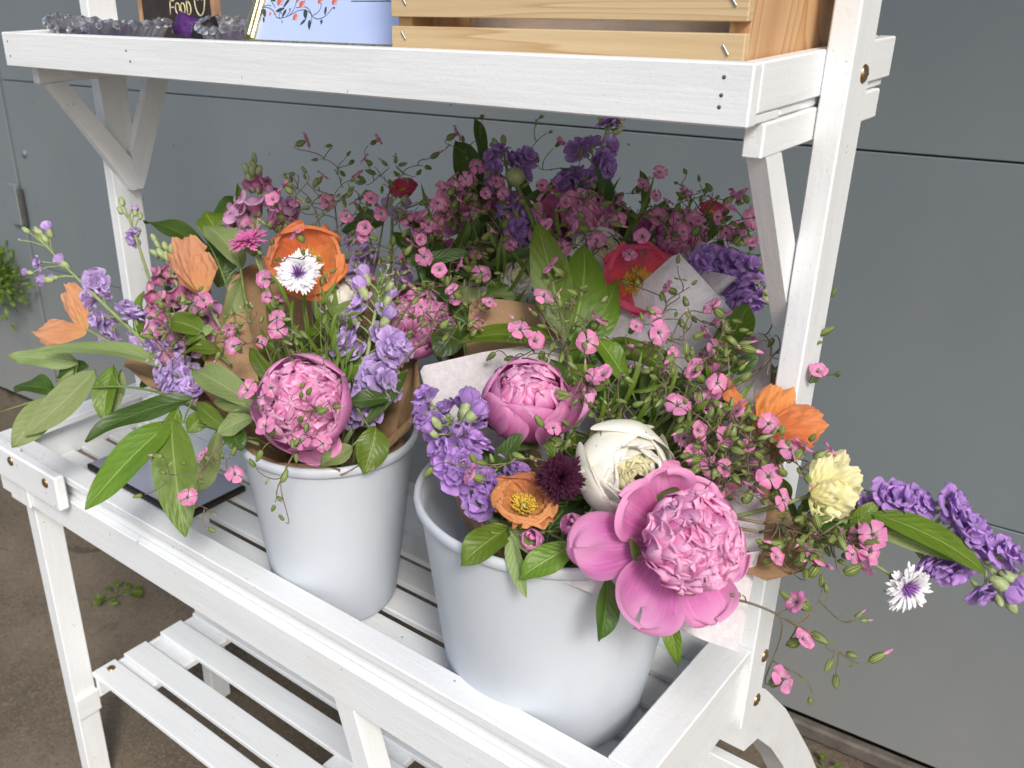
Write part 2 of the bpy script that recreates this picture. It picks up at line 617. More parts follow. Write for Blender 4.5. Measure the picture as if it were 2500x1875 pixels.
# ------------------------------------------------------------------ the flower stand
M_PAINT = mat_paint()
M_BRASS = mat_plain('brass_screw', (0.42, 0.27, 0.13), 0.28, 300, 0.3, 0.1, metallic=0.9)
M_NAIL = mat_plain('dark_nail', (0.10, 0.09, 0.08), 0.5)
M_STEEL = mat_plain('staple_steel', (0.42, 0.42, 0.43), 0.4, metallic=1.0)
stand = thing('flower_stand', 'white painted wooden flower stand with a raised shelf and slatted trays', 'stand', (0.45, 0.05, ZG))


def part(name, fn, mats=None, label=None, par=None):
    mb = MB()
    fn(mb)
    return mb.build(name, mats or M_PAINT, par or stand, label=label)


def B(name, *a, **k):
    return part(name, lambda mb: mb.box(*a, **k))


def screw(mb, p, n, r=0.0065, mat=0, roll=0.4):
    M = aff(basis(n, roll), p)
    mb.lathe([(0.0001, 0.0009), (r * 0.25, 0.0009), (r * 0.3, 0.0022), (r * 0.8, 0.0016), (r, 0.0002), (r, -0.001)], M, 18, mat)
    for k in (0, 1):
        R = basis(n, roll + k * math.pi / 2)
        mb.obox(np.asarray(p) + np.asarray(n) * 0.0016, [R[:, 0], R[:, 1], R[:, 2]], [r * 0.55, r * 0.12, 0.0008], 1, 0.0001)


def screw_part(p, n, par=None):
    part('screw', lambda mb: screw(mb, p, n, roll=RG.uniform(0, 1.5)), [M_BRASS, M_NAIL], par=par)


SH, HB = 0.0377, 0.0308
fb = B('front_board', 0.0, 0.9, 0.0, 0.0125, -SH, 0.0)
part('nail', lambda mb: [mb.lathe([(0.0001, 0.0003), (0.0013, 0.0002), (0.0014, -0.001)], aff(basis(V3(0, -1, 0)), (x, 0, z)), 8)
                         for x, z in ((0.882, -0.0085), (0.8815, -0.019), (0.881, -0.026), (0.012, -0.010), (0.013, -0.026), (0.252, -0.013), (0.257, -0.023))], M_NAIL, par=fb)
B('side_board', 0.888, 0.9, 0.013, 0.278, -HB, 0.0)
B('side_board', 0.0, 0.012, 0.013, 0.278, -HB, 0.0)
B('back_board', 0.0125, 0.8875, 0.2655, 0.278, -HB, 0.0)
for k, y0 in enumerate((0.0135, 0.0575, 0.101, 0.1445, 0.188, 0.232)):
    B('shelf_slat', 0.001, 0.8985 - 0.001 * (k % 3), y0, y0 + 0.040, -0.0376 + 0.0006 * (k % 2), -HB - 0.0003)
for xa, xb in ((0.0, 0.013), (0.886, 0.8995)):
    B('shelf_bearer', xa, xb, 0.030, 0.262, -0.0605, -0.0380)
for sx, (xa, xb) in ((0, (0.0005, 0.0135)), (1, (0.8855, 0.8990))):
    xm = (xa + xb) / 2
    t = xb - xa
    for poly, gd in (([(.040, -.0606), (.066, -.0606), (.1455, -.168), (.1455, -.207), (.1385, -.207)], (.55, -.83)), ([(.188, -.0606), (.222, -.0606), (.1625, -.194), (.1555, -.207), (.1459, -.207), (.1459, -.156)], (-.42, -.9))):
        def prism(mb):
            n = len(poly)
            vs = [(xa, *p) for p in poly] + [(xb, *p) for p in poly]
            fs = [tuple(range(n))[::-1], tuple(range(n, 2 * n))] + [(i, (i + 1) % n, n + (i + 1) % n, n + i) for i in range(n)]
            A = np.array(vs)
            q = A[:, 1] * gd[0] + A[:, 2] * gd[1]
            mb.add(vs, fs, 0, np.stack([q, A[:, 1] * -gd[1] + A[:, 2] * gd[0], A[:, 0]], -1), False)
        part('brace', prism)
PY0, PY1 = 0.1189, 0.1609
B('post', 0.9002, 0.9184, PY0, PY1, -0.589, 0.55)
B('post', -0.0184, -0.0002, PY0, PY1, -0.589, 0.55)
screw_part((0.9186, 0.147, -0.017), (1, 0, 0))
screw_part((0.9186, 0.151, -0.523), (1, 0, 0))
screw_part((0.9186, 0.150, -0.574), (1, 0, 0))

XL, XR, TY0, TYI, ZT, TYB = -0.0304, 0.9163, -0.0994, -0.0716, -0.4973, 0.158
WS = 0.0345
B('tray_rail', XL, XR, TY0, TYI, ZT - 0.0105, ZT)
B('tray_rail', XL, XR, TYB - 0.028, TYB, ZT - 0.0105, ZT)
B('tray_rail', XR - WS, XR, TYI + 0.0004, 0.1182, ZT - 0.0105, ZT)
B('tray_rail', XL, XL + WS, TYI + 0.0004, TYB - 0.0284, ZT - 0.0105, ZT)
ZA = -0.560
B('tray_side', XL + 0.004, XR - 0.004, -0.090, -0.0782, ZA, ZT - 0.0107)
B('tray_side', XL + 0.004, XR - 0.004, 0.140, 0.152, ZA, ZT - 0.0107)
B('tray_side', XR - 0.016, XR - 0.0045, -0.0778, 0.1185, ZA - 0.02, ZT - 0.0107)
B('tray_side', XL + 0.0045, XL + 0.016, -0.0778, 0.1396, ZA, ZT - 0.0107)
for xx in (XL + 0.030, ):
    B('corner_block', XL + 0.0165, XL + 0.045, 0.1225, 0.1395, -0.552, ZT - 0.0109)
B('apron', XL + 0.002, XR - 0.02, -0.1010, -0.0904, -0.5775, -0.5295)
pl = B('end_plate', -0.075, 0.1655, -0.1195, -0.1058, -0.5335, -0.4870, bev=0.0025)
screw_part((0.057, -0.1197, -0.4995), (0, -1, 0), pl)
screw_part((0.140, -0.1197, -0.5015), (0, -1, 0), pl)
B('corner_block', 0.004, 0.052, -0.1052, -0.1012, -0.578, -0.49)
for k in range(5):
    y0 = -0.0770 + k * 0.0455
    B('tray_slat', XL + 0.0165, XR - 0.0165, y0, y0 + 0.0345, -0.5625, -0.5548)
for xx in (0.028, 0.40, 0.83):
    B('tray_bearer', xx, xx + 0.030, -0.0775, 0.1395, -0.578, -0.563)

# legs, lower shelf
B('leg', 0.006, 0.030, -0.0900, -0.0548, ZG, -0.5778)
B('leg', 0.870, 0.894, -0.0900, -0.0548, ZG, -0.5808)
B('leg', 0.006, 0.030, 0.150, 0.186, ZG, -0.5605)
part('support_strut', lambda mb: mb.bar((0.618, -0.0860, -0.5700), (0.742, -0.0860, -0.975), (1, 0, 0), 0.0255, 0.026))
for k, y0 in enumerate((-0.0580, -0.0030, 0.0645, 0.1270)):
    sl = B('lower_slat', 0.0335 + 0.0006 * (k % 2), 0.8655, y0, y0 + 0.0405, -0.8985, -0.8900)
    if k == 0:
        screw_part((0.049, y0 + 0.024, -0.8899), (0, 0, 1), sl)
for xx in (0.038, 0.421, 0.80):
    B('lower_bearer', xx, xx + 0.083, -0.050, 0.172, -0.9100, -0.8988)
B('lower_bearer', 0.0303, 0.0365, -0.0925, -0.0535, -0.9605, -0.9225)
B('lower_bearer', 0.0303, 0.0365, -0.0530, 0.170, -0.9400, -0.8990)
B('back_stretcher', 0.55, 0.96, 0.178, 0.192, -0.720, -0.690)
# curved rear leg in the plane of the right-hand side
co = np.array([(0.150, -0.560), (0.186, -0.588), (0.270, -0.672), (0.339, -0.753), (0.413, -0.841), (0.470, -0.914), (0.520, -0.995), (0.560, ZG + 0.0005)])
ci = np.array([(0.150, -0.640), (0.188, -0.652), (0.241, -0.705), (0.300, -0.775), (0.352, -0.845), (0.400, -0.914), (0.440, -0.995), (0.475, ZG + 0.0005)])


def arch(mb):
    xa, xb = 0.8895, 0.9150
    n = len(co)
    P = np.array([[(xa, *co[i]), (xb, *co[i]), (xb, *ci[i]), (xa, *ci[i])] for i in range(n)])
    vs = P.reshape(-1, 3)
    fs = []
    for i in range(n - 1):
        for j in range(4):
            a, b = i * 4 + j, i * 4 + (j + 1) % 4
            fs.append((a, a + 4, b + 4, b))
    fs += [(0, 1, 2, 3), tuple((n - 1) * 4 + j for j in (3, 2, 1, 0))]
    gcs = np.repeat(np.arange(n)[:, None] * 0.1, 4, 1).reshape(-1, 1) * np.array([[1, 0, 0]]) + (vs * np.array([[0, 1, 1]]))
    mb.add(vs, fs, 0, gcs, False)


part('curved_leg', arch)

# ------------------------------------------------------------------ the two buckets
def mat_bucket():
    m, nt, out = new_mat('white_plastic')
    pos = objco(nt)
    n = noise(nt, pos, 14.0, 3)
    c = ramp(nt, n, [(0.3, (0.74, 0.79, 0.85)), (0.7, (0.775, 0.82, 0.87))])
    sm_ = noise(nt, objco(nt, (1, 1, 0.25)), 22.0, 4, 0.6)
    c = mixc(nt, ramp(nt, sm_, [(0.55, 0.0), (0.75, 0.30)]), c, (0.62, 0.64, 0.66))
    sc_ = math_(nt, 'GREATER_THAN', noise(nt, objco(nt, (1, 1, 3)), 120.0, 3, 0.7), 0.73)
    c = mixc(nt, math_(nt, 'MULTIPLY', sc_, 0.2), c, (0.45, 0.45, 0.44))
    princ(nt, out, c, 0.36, n, 0.05, 0.002, 0.34)
    return m


M_BUCKET = mat_bucket()


def bucket(label, cx, cy, rb, rt, h, sq=(0, 0)):
    zb = -0.5540
    t = thing('bucket', label, 'bucket', (cx, cy, zb), 'white flower buckets standing in the tray')
    mb = MB()
    c = 0.011
    prof = [(0.0002, 0.002), (rb - c, 0.0)]
    prof += [(rb - c + c * math.sin(a), c - c * math.cos(a)) for a in np.radians([25, 50, 70, 85])]
    R = lambda z: rb + (rt - rb) * z / h
    prof += [(R(z), z) for z in np.linspace(c + 0.004, h - 0.010, 10)]
    w = 0.0018
    prof2 = [(R(z) - w, z) for z in np.linspace(h - 0.003, c, 10)] + [(rb - c, 0.004), (0.0002, 0.005)]
    mod = lambda a: 1 + sq[0] * np.cos(2 * (a - sq[1]))
    mb.lathe(prof + [(R(h) - 0.0005, h - 0.004)] + prof2, aff(np.eye(3), (cx, cy, zb)), 72, 0, mod)
    mb.build('shell', M_BUCKET, t)
    mb = MB()
    mb.lathe([(R(h) - 0.0012, h - 0.008), (R(h) + 0.0016, h - 0.0078), (R(h) + 0.0032, h - 0.006), (R(h) + 0.0037, h - 0.002), (R(h) + 0.0031, h + 0.0008),
              (R(h) + 0.0016, h + 0.0018), (R(h), h + 0.0024), (R(h) - 0.0024, h), (R(h) - 0.0028, h - 0.003)], aff(np.eye(3), (cx, cy, zb)), 72, 0, mod)
    mb.build('rim', M_BUCKET, t)
    return t


bucket('narrower white plastic bucket standing left of the wide one, beside the flat dark-edged panel', 0.517, -0.001, 0.0632, 0.0872, 0.197)
bucket('wide white plastic bucket at the right end of the tray, nearest the front corner', 0.772, 0.0125, 0.0832, 0.1125, 0.211, (0.010, 0.4))

# flat glossy panel lying on the tray slats
t = thing('glossy_panel', 'flat pale glossy panel with thick dark edges lying on the tray slats', 'panel', (0.165, 0.03, -0.5546))
mb = MB()
mb.box(0.056, 0.272, -0.0195, 0.080, -0.5544, -0.5455, 0, 0.003)
mb.build('dark_edge', mat_plain('dark_edge', (0.018, 0.011, 0.010), 0.35), t)
mb = MB()
mb.box(0.060, 0.268, -0.0155, 0.076, -0.5453, -0.5443, 0, 0.0004)
mb.build('screen', mat_plain('sky_reflection_face', (0.36, 0.38, 0.47), 0.06, 5, 0.06, 0.0), t)  # pale lavender face: the sky's reflection put into the base colour

# ------------------------------------------------------------------ things on the shelf
FLOOR = -HB
M_PINE = mat_pine('pine_slat', (0.62, 0.475, 0.275), (0.46, 0.30, 0.145), (2.2, 60, 60))
M_PINE_END = mat_pine('pine_end_board', (0.60, 0.39, 0.20), (0.39, 0.18, 0.07), (6, 26, 26))
M_PINE_IN = M_PINE
crate = thing('wooden_crate', 'pale pine slatted crate stapled together, standing at the right end of the shelf', 'crate', (0.74, 0.1, FLOOR))


def cpart(name, fn, mats):
    mb = MB()
    fn(mb)
    return mb.build(name, mats, crate)


CX0, CX1, CY0, CY1 = 0.5985, 0.8855, 0.0165, 0.210
slats = []
for z0, z1 in ((FLOOR + 0.0006, 0.0150), (0.0218, 0.068), (0.0748, 0.121)):
    slats.append(cpart('crate_slat', lambda mb: mb.box(CX0, CX1, CY0, CY0 + 0.0075, z0, z1, 0, 0.0006), M_PINE))
    cpart('crate_slat', lambda mb: mb.box(CX0, CX1, CY1 - 0.0075, CY1, z0, z1, 0, 0.0006), M_PINE)
cpart('end_board', lambda mb: mb.obox(((CX1 - 0.0075), (CY0 + CY1) / 2, (FLOOR + 0.121) / 2 + 0.0005), [V3(0, 0, 1), V3(0, 1, 0), V3(1, 0, 0)], [(0.121 - FLOOR) / 2, (CY1 - CY0) / 2 - 0.0078, 0.0070], 0, 0.0006), M_PINE_END)
cpart('end_board', lambda mb: mb.obox(((CX0 + 0.0075), (CY0 + CY1) / 2, (FLOOR + 0.121) / 2 + 0.0005), [V3(0, 0, 1), V3(0, 1, 0), V3(1, 0, 0)], [(0.121 - FLOOR) / 2, (CY1 - CY0) / 2 - 0.0078, 0.0070], 0, 0.0006), M_PINE_END)
cpart('crate_floor', lambda mb: mb.box(CX0 + 0.016, CX1 - 0.016, CY0 + 0.009, CY1 - 0.009, FLOOR + 0.0005, FLOOR + 0.006), M_PINE)
for x, z, k in ((0.6115, 0.0085, 0), (0.874, 0.0055, 0), (0.6125, 0.0335, 1), (0.8755, 0.0335, 1), (0.606, -0.004, 0)):
    def st(mb):
        mb.bar((x - 0.0022, CY0 - 0.0007, z + 0.0030), (x + 0.0022, CY0 - 0.0007, z - 0.0030), (1, 0, 1), 0.0013, 0.0009, 0, 0.0003)
    mb = MB()
    st(mb)
    mb.build('staple', M_STEEL, slats[k * 0])


def mat_film():
    m, nt, out = new_mat('clear_film')
    pos = objco(nt)
    n = noise(nt, pos, 55.0, 3, 0.5, 1.5)
    p = princ(nt, out, (0.72, 0.70, 0.72), 0.12, n, 0.8, 0.004)
    tr = nt.nodes.new('ShaderNodeBsdfTransparent')
    mx = nd(nt, 'ShaderNodeMixShader', i0=0.55, i1=p.outputs[0], i2=tr.outputs[0])
    nt.links.new(mx.outputs[0], out.inputs[0])
    return m


M_FILM = mat_film()
t = thing('plastic_bag', 'crumpled clear plastic bag lying inside the pine crate, seen through the slat gap', 'bag', (0.74, 0.1, FLOOR + 0.007))
n, m = 34, 20
uu, vv = np.meshgrid(np.linspace(0, 2 * np.pi, n), np.linspace(0.04, 0.96, m))
rr = np.sin(vv * np.pi) ** 0.5
Pb = np.stack([0.735 + 0.118 * rr * np.cos(uu), 0.112 + 0.076 * rr * np.sin(uu), FLOOR + 0.0095 + 0.075 * (1 - np.cos(vv * np.pi)) / 2], -1)
Pb += 0.0022 * np.stack([np.sin(9 * uu + 7 * vv), np.cos(11 * uu - 5 * vv), 0 * uu], -1) * (rr[..., None])
mb = MB()
mb.grid(Pb, 0, None)
mb.build('film', M_FILM, t)

# picture frame, leaning back
TH = math.radians(27)
FU = V3(0, math.sin(TH), math.cos(TH))        # up along the frame
FNm = V3(0, -math.cos(TH), math.sin(TH))      # out of the picture
FO = V3(0.3655, 0.045, FLOOR + 0.0015) + FNm * 0.0     # lower left front corner
FW_, FH_ = 0.2225, 0.185


def mat_gold():
    m, nt, out = new_mat('gold_frame')
    pos = objco(nt, (1, 1, 1))
    n = noise(nt, pos, 240.0, 3)
    c = ramp(nt, n, [(0.35, (0.34, 0.29, 0.14)), (0.65, (0.62, 0.56, 0.33))])
    p = princ(nt, out, c, 0.3, n, 0.2, 0.0006)
    p.inputs['Metallic'].default_value = 0.85
    return m


M_GOLD = mat_gold()
fr = thing('picture_frame', 'thin gold picture frame leaning back on the shelf with a flower vine card', 'picture frame', FO)
fp = lambda x, y, o=0.0: FO + V3(1, 0, 0) * x + FU * y + FNm * o
bw = 0.0085


def fbar(name, x0, x1, y0, y1):
    mb = MB()
    for k, (o0, o1, s) in enumerate(((-0.014, 0.0, 0.0), (0.0, 0.0035, 0.0022))):
        cx, cy = (x0 + x1) / 2, (y0 + y1) / 2
        hx, hy = (x1 - x0) / 2 - s, (y1 - y0) / 2 - s
        ax = [V3(1, 0, 0), FU, FNm] if hx > hy else [FU, V3(1, 0, 0), FNm]
        h = [max(hx, hy), min(hx, hy), (o1 - o0) / 2]
        mb.obox(fp(cx, cy, (o0 + o1) / 2), ax, h, 0, 0.0015)
    return mb.build('frame_bar', M_GOLD, fr)


# the front board hides the lowest 3 cm, so the rim bar sits where it is seen
fbar('f', 0, FW_, 0.0245, 0.0245 + bw * 0.75)
fbar('f', 0, FW_, FH_, FH_ + bw)
fbar('f', 0, bw * 1.5, 0.0245 + bw * 0.75, FH_)
fbar('f', FW_ - bw * 0.6, FW_, 0.0245 + bw * 0.75, FH_)
mb = MB()
mb.obox(fp(FW_ / 2, 0.100, -0.010), [V3(1, 0, 0), FU, FNm], [FW_ / 2 - 0.002, 0.085, 0.002], 0)
for xx in (0.05, FW_ - 0.05):
    mb.bar(fp(xx, 0.12, -0.012), fp(xx, 0.12, -0.012) + V3(0, 0.075, -0.1030), V3(1, 0, 0), 0.02, 0.003, 0)
mb.build('back_panel', mat_plain('black_card', (0.03, 0.028, 0.026), 0.6), fr)
M_CARD = mat_plain('pale_blue_card', (0.44, 0.53, 0.80), 0.35, 8, 0.04, 0.02)
mb = MB()
mb.obox(fp(FW_ / 2, 0.1025, -0.0055), [V3(1, 0, 0), FU, FNm], [FW_ / 2 - 0.004, 0.0805, 0.0008], 0, 0.0002)
card = mb.build('card', M_CARD, fr)
M_INKG = mat_plain('vine_green_ink', (0.035, 0.05, 0.045), 0.6)
M_INKR = mat_plain('flower_red_ink', (0.52, 0.13, 0.10), 0.6)
M_INKO = mat_plain('petal_peach_ink', (0.75, 0.38, 0.24), 0.6)
SX = lambda px: 0.0028 + (px - 215) / 1265 * 0.2165
SY = lambda py: 0.0318 + (295 - py) / 300 * 0.0405
ip = lambda x, y: fp(SX(x), SY(y), -0.0044)


def inkline(mb, pts, w, mat=0):
    P = bez(pts, 12) if len(pts) in (3, 4) else np.array(pts, float)
    Q = np.array([ip(*q) for q in P])
    d = np.gradient(Q, axis=0)
    s = np.cross(d, FNm)
    s /= np.linalg.norm(s, axis=1)[:, None] + 1e-12
    mb.grid(np.stack([Q - s * w, Q + s * w], 1), mat)


def inkblob(mb, cx, cy, rx, ry, ang, mat=0, off=0.0):
    a = np.linspace(0, 2 * np.pi, 18, endpoint=False)
    taper = 1 - 0.5 * np.cos(a) * (np.cos(a) > 0)
    x, y = rx * np.cos(a), ry * np.sin(a) * taper
    c, s = math.cos(ang), math.sin(ang)
    P = [ip(cx + c * p - s * q, cy + s * p + c * q) + FNm * off for p, q in zip(x, y)]
    mb.add(P, [list(range(18))[::-1]], mat, None, False)


mb = MB()
for pts in ([(265, 60), (330, 50), (380, 90), (400, 130)], [(400, 130), (470, 150), (520, 100), (560, 80)], [(560, 80), (620, 60), (670, 95), (690, 120)],
            [(690, 120), (740, 160), (800, 120), (820, 60)], [(500, 115), (540, 70), (530, 20), (520, -20)], [(690, 110), (740, 90), (750, 40), (700, 0)],
            [(330, 50), (300, 30), (260, 40), (250, 100)], [(430, 140), (400, 90), (430, 80), (440, 110)], [(480, 120), (520, 60), (480, 50), (490, 80)],
            [(600, 50), (660, 60), (700, 130), (690, 180)], [(370, 60), (330, 20), (300, 0), (300, -30)], [(760, 150), (775, 165), (765, 180), (770, 170)],
            [(820, 60), (850, 40), (840, 80), (830, 60)], [(540, 60), (590, 60), (600, 20), (590, -20)], [(250, 100), (230, 110), (250, 130), (265, 90)],
            [(1400, 40), (1420, 10), (1450, 0), (1480, -10)], [(1400, 40), (1380, 20), (1350, 20), (1340, 5)], [(450, 150), (470, 165), (455, 180), (460, 165)]):
    inkline(mb, pts, 0.00032)
for cx, cy, rx, ry, an in ((290, 100, 34, 15, 1.1), (300, 150, 22, 8, 1.2), (415, 75, 34, 14, -0.35), (455, 100, 30, 11, 1.8), (628, 105, 36, 16, 1.2), (625, 160, 26, 10, 2.2),
                           (682, 178, 36, 12, 1.3), (775, 80, 30, 9, 1.4), (768, 155, 16, 9, 1.2), (450, 25, 40, 11, 2.0), (330, 0, 30, 12, 0.5)):
    inkblob(mb, cx, cy, rx, ry, an, 0)
for cx, cy, s in ((390, 15, 30), (575, 35, 26), (550, 125, 24), (710, 10, 22), (820, 15, 24), (1375, 5, 18), (340, 105, 12), (375, 105, 9), (535, 5, 16)):
    inkblob(mb, cx, cy, s, s * 0.72, 1.7, 1, 0.00005)
    inkblob(mb, cx + s * 0.7, cy + s * 0.5, s * 0.5, s * 0.25, 0.5, 2, 0.0001)
    inkblob(mb, cx + s * 0.8, cy - s * 0.3, s * 0.45, s * 0.2, -0.4, 2, 0.0001)
inkline(mb, [(945, 12), (1127, 12), (1310, 11)], 0.00042)
mb.build('vine_print', [M_INKG, M_INKR, M_INKO], card)


# cut glass dishes
def mat_glass():
    m, nt, out = new_mat('cut_glass')
    p = princ(nt, out, (0.44, 0.43, 0.48), 0.14, None)
    p.inputs['Transmission Weight'].default_value = 0.84
    p.inputs['IOR'].default_value = 1.5
    return m


M_GLASS = mat_glass()


def dish(label, cx, cy, a, b, h, group, ph=0.0, curl=0.35):
    t = thing('glass_dish', label, 'dish', (cx, cy, FLOOR), group)
    mb = MB()
    n = 96
    ang = np.linspace(0, 2 * np.pi, n, endpoint=False)
    rim = h * (1 + curl * np.cos(ang * 2 + ph) * (np.cos(ang) < 0.3))
    rows = []
    cut = lambda v: 0.03 * np.abs(((ang * 14 / np.pi + v * 3) % 1) - 0.5) * 2
    for r, z in ((0.0, 0.0015), (0.42, 0.001), (0.55, 0.02), (0.70, 0.25), (0.84, 0.55), (0.95, 0.85)):
        k = r * (1 + (cut(z) if z > 0.1 else 0))
        rows.append(np.stack([a * k * np.cos(ang), b * k * np.sin(ang), np.full(n, FLOOR + 0.0004) + rim * z], -1))
    sc_ = 0.5 + 0.5 * np.cos(ang * 24)
    rows.append(np.stack([a * (1.0 + 0.03 * sc_) * np.cos(ang), b * (1.0 + 0.03 * sc_) * np.sin(ang), FLOOR + rim * (0.97 + 0.06 * sc_)], -1))
    rows.append(np.stack([a * (0.97 + 0.02 * sc_) * np.cos(ang), b * (0.97 + 0.02 * sc_) * np.sin(ang), FLOOR + rim * (1.02 + 0.07 * sc_)], -1))
    for r, z in ((0.90, 0.85), (0.79, 0.58), (0.64, 0.32), (0.48, 0.14), (0.0, 0.13)):
        rows.append(np.stack([a * r * np.cos(ang), b * r * np.sin(ang), FLOOR + 0.0004 + rim * z], -1))
    P = np.array(rows) + V3(cx, cy, 0)
    mb.grid(P, 0, None, True)
    mb.sm = [False] * len(mb.sm)
    mb.build('bowl', M_GLASS, t)
    mb = MB()
    for i in range(24):
        q = 2 * np.pi * i / 24
        z = FLOOR + h * (1 + curl * math.cos(q * 2 + ph) * (math.cos(q) < 0.3)) * 0.985
        M = aff(basis(V3(math.cos(q), math.sin(q), 1.2)), (cx + a * 0.985 * math.cos(q), cy + b * 0.985 * math.sin(q), z))
        mb.lathe([(0.0001, 0.0042), (0.004, 0.0028), (0.0056, 0), (0.004, -0.0028), (0.0001, -0.0042)], M, 7)
    mb.sm = [False] * len(mb.sm)
    mb.build('beaded_rim', M_GLASS, t)
    return t


dish('long cut glass dish with a beaded scalloped rim, leftmost thing on the shelf', 0.118, 0.066, 0.103, 0.046, 0.0405, 'cut glass dishes on the shelf', 0.0, 0.13)
dish('smaller wavy cut glass dish just left of the gold picture frame', 0.296, 0.118, 0.058, 0.040, 0.0385, 'cut glass dishes on the shelf', 0.6, 0.12)
M_PURPLE = mat_plain('purple_foil', (0.055, 0.014, 0.10), 0.35, 90, 0.5, 0.6, bdist=0.004)
M_BLACKF = mat_plain('black_foil', (0.012, 0.010, 0.012), 0.3, 90, 0.3, 0.5)


def packet(label, c, R, hx, hy, m):
    uu, vv = np.meshgrid(np.linspace(-1, 1, 14), np.linspace(-1, 1, 10))
    rows = []
    mb = MB()
    puff = (1 - np.abs(uu) ** 4) * (1 - np.abs(vv) ** 4)
    for s in (1, -1):
        P = np.stack([uu * hx, vv * hy, s * 0.006 * puff + 0.0012 * np.sin(uu * 9 + s) * np.cos(vv * 7)], -1)
        mb.grid(P @ np.asarray(R).T + V3(*c), 0)
    o = mb.build('packet', m, loc=c)
    return tag(o, label, 'packet', 'foil packets in the glass dishes')


packet('purple foil packet lying along the bottom of the long glass dish', (0.118, 0.066, FLOOR + 0.019), basis(V3(0.1, -0.3, 1)), 0.058, 0.024, M_PURPLE)
packet('purple foil packet standing up behind the dishes below the FOOD sign', (0.232, 0.103, FLOOR + 0.032), basis(V3(0.35, -0.85, 0.25), -0.35), 0.026, 0.012, M_PURPLE)
packet('black foil packet tucked against the smaller wavy glass dish', (0.258, 0.098, FLOOR + 0.030), basis(V3(0.3, -0.8, 0.4), 0.5), 0.016, 0.012, M_BLACKF)
packet('purple foil packet inside the smaller wavy glass dish', (0.296, 0.118, FLOOR + 0.022), basis(V3(0.1, -0.5, 1), 0.2), 0.028, 0.018, M_PURPLE)

# chalk sign
sg = thing('chalk_sign', 'small black chalk sign in a wooden edge reading FOOD with a smiling face', 'sign', (0.10, 0.185, FLOOR))
SYP = 0.178
mb = MB()
mb.box(0.030, 0.170, SYP, SYP + 0.005, FLOOR + 0.006, 0.10, 0, 0.0005)
board = mb.build('board', mat_plain('chalkboard', (0.022, 0.016, 0.014), 0.75, 50, 0.3), sg)
M_EDGE = mat_plain('brown_wood_edge', (0.34, 0.20, 0.11), 0.6, 90, 0.25)
for a in ((0.1702, 0.1765, SYP - 0.002, SYP + 0.009, FLOOR + 0.0003, 0.106), (0.0235, 0.0298, SYP - 0.002, SYP + 0.009, FLOOR + 0.0003, 0.106), (0.030, 0.170, SYP - 0.002, SYP + 0.009, 0.1002, 0.106), (0.030, 0.170, SYP - 0.002, SYP + 0.009, FLOOR + 0.0003, FLOOR + 0.0058)):
    mb = MB()
    mb.box(*a, 0, 0.0006)
    mb.build('edge_strip', M_EDGE, sg)
mb = MB()
# strokes in sign units: x metres, z metres
def chalk(pts, n=10):
    P = bez(pts, n) if len(pts) > 2 else np.array(pts, float)
    mb.tube([(p[0], SYP - 0.0003, p[1]) for p in P], 0.00085, 6, 0)
zx = 0.012
chalk([(0.0885, zx), (0.0905, zx + 0.0155)])
chalk([(0.0905, zx + 0.0155), (0.0985, zx + 0.0165)])
chalk([(0.0893, zx + 0.0080), (0.0965, zx + 0.0088)])
for ox in (0.1045, 0.1150):
    a = np.linspace(0, 2 * np.pi, 18)
    mb.tube([(ox + 0.0042 * math.sin(q), SYP - 0.0003, zx + 0.0075 + 0.0060 * math.cos(q)) for q in a], 0.00085, 6, 0)
chalk([(0.1235, zx), (0.1230, zx + 0.0155)])
chalk([(0.1230, zx + 0.0155), (0.1330, zx + 0.0160), (0.1330, zx - 0.001), (0.1235, zx)])
chalk([(0.1390, zx + 0.0165), (0.1400, zx - 0.006), (0.1560, zx - 0.006), (0.1585, zx + 0.0170)], 16)
for ox in (0.1452, 0.1525):
    mb.lathe([(0.0001, 0.0008), (0.0012, 0.0004), (0.0013, 0)], aff(basis(V3(0, -1, 0)), (ox, SYP, zx + 0.0175)), 8)
mb.build('chalk_writing', mat_plain('yellow_chalk', (0.62, 0.55, 0.33), 0.9, 400, 0.3), board)

# ------------------------------------------------------------------ plant materials
M_PEONY = mat_petal('peony_pink', [(0.0, (0.60, 0.22, 0.50)), (0.45, (0.72, 0.16, 0.47)), (1.0, (0.80, 0.26, 0.58))], (0.86, 0.45, 0.72), 30, 0.4, 0.3, 0.55, 0.4, 0.5, (0.90, 0.55, 0.72), 0.45, 0.0)
M_PEONYR = mat_petal('peony_ruffle', [(0.0, (0.60, 0.06, 0.28)), (0.5, (0.76, 0.145, 0.45)), (1.0, (0.84, 0.31, 0.62))], (0.87, 0.44, 0.72), 18, 0.3, 0.36, 0.55, 0.34, 0.3, (0.93, 0.66, 0.79), 0.55)
M_LILAC = mat_petal('stock_lilac', [(0.0, (0.66, 0.58, 0.62)), (0.3, (0.49, 0.32, 0.66)), (1.0, (0.58, 0.42, 0.76))], (0.38, 0.20, 0.58), 24, 0.3, 0.4, 0.6, 0.36, 0.3, (0.74, 0.64, 0.86), 0.45)
M_VIOLET = mat_petal('stock_violet', [(0.0, (0.50, 0.44, 0.50)), (0.3, (0.46, 0.25, 0.63)), (1.0, (0.55, 0.325, 0.73))], (0.36, 0.16, 0.54), 24, 0.3, 0.42, 0.6, 0.34, 0.3, (0.50, 0.32, 0.74), 0.4)
M_SNAP = mat_petal('snapdragon_mauve', [(0.0, (0.48, 0.14, 0.26)), (0.5, (0.52, 0.17, 0.32)), (1.0, (0.66, 0.34, 0.48))], (0.38, 0.08, 0.18), 18, 0.3, 0.4, 0.5, 0.3)
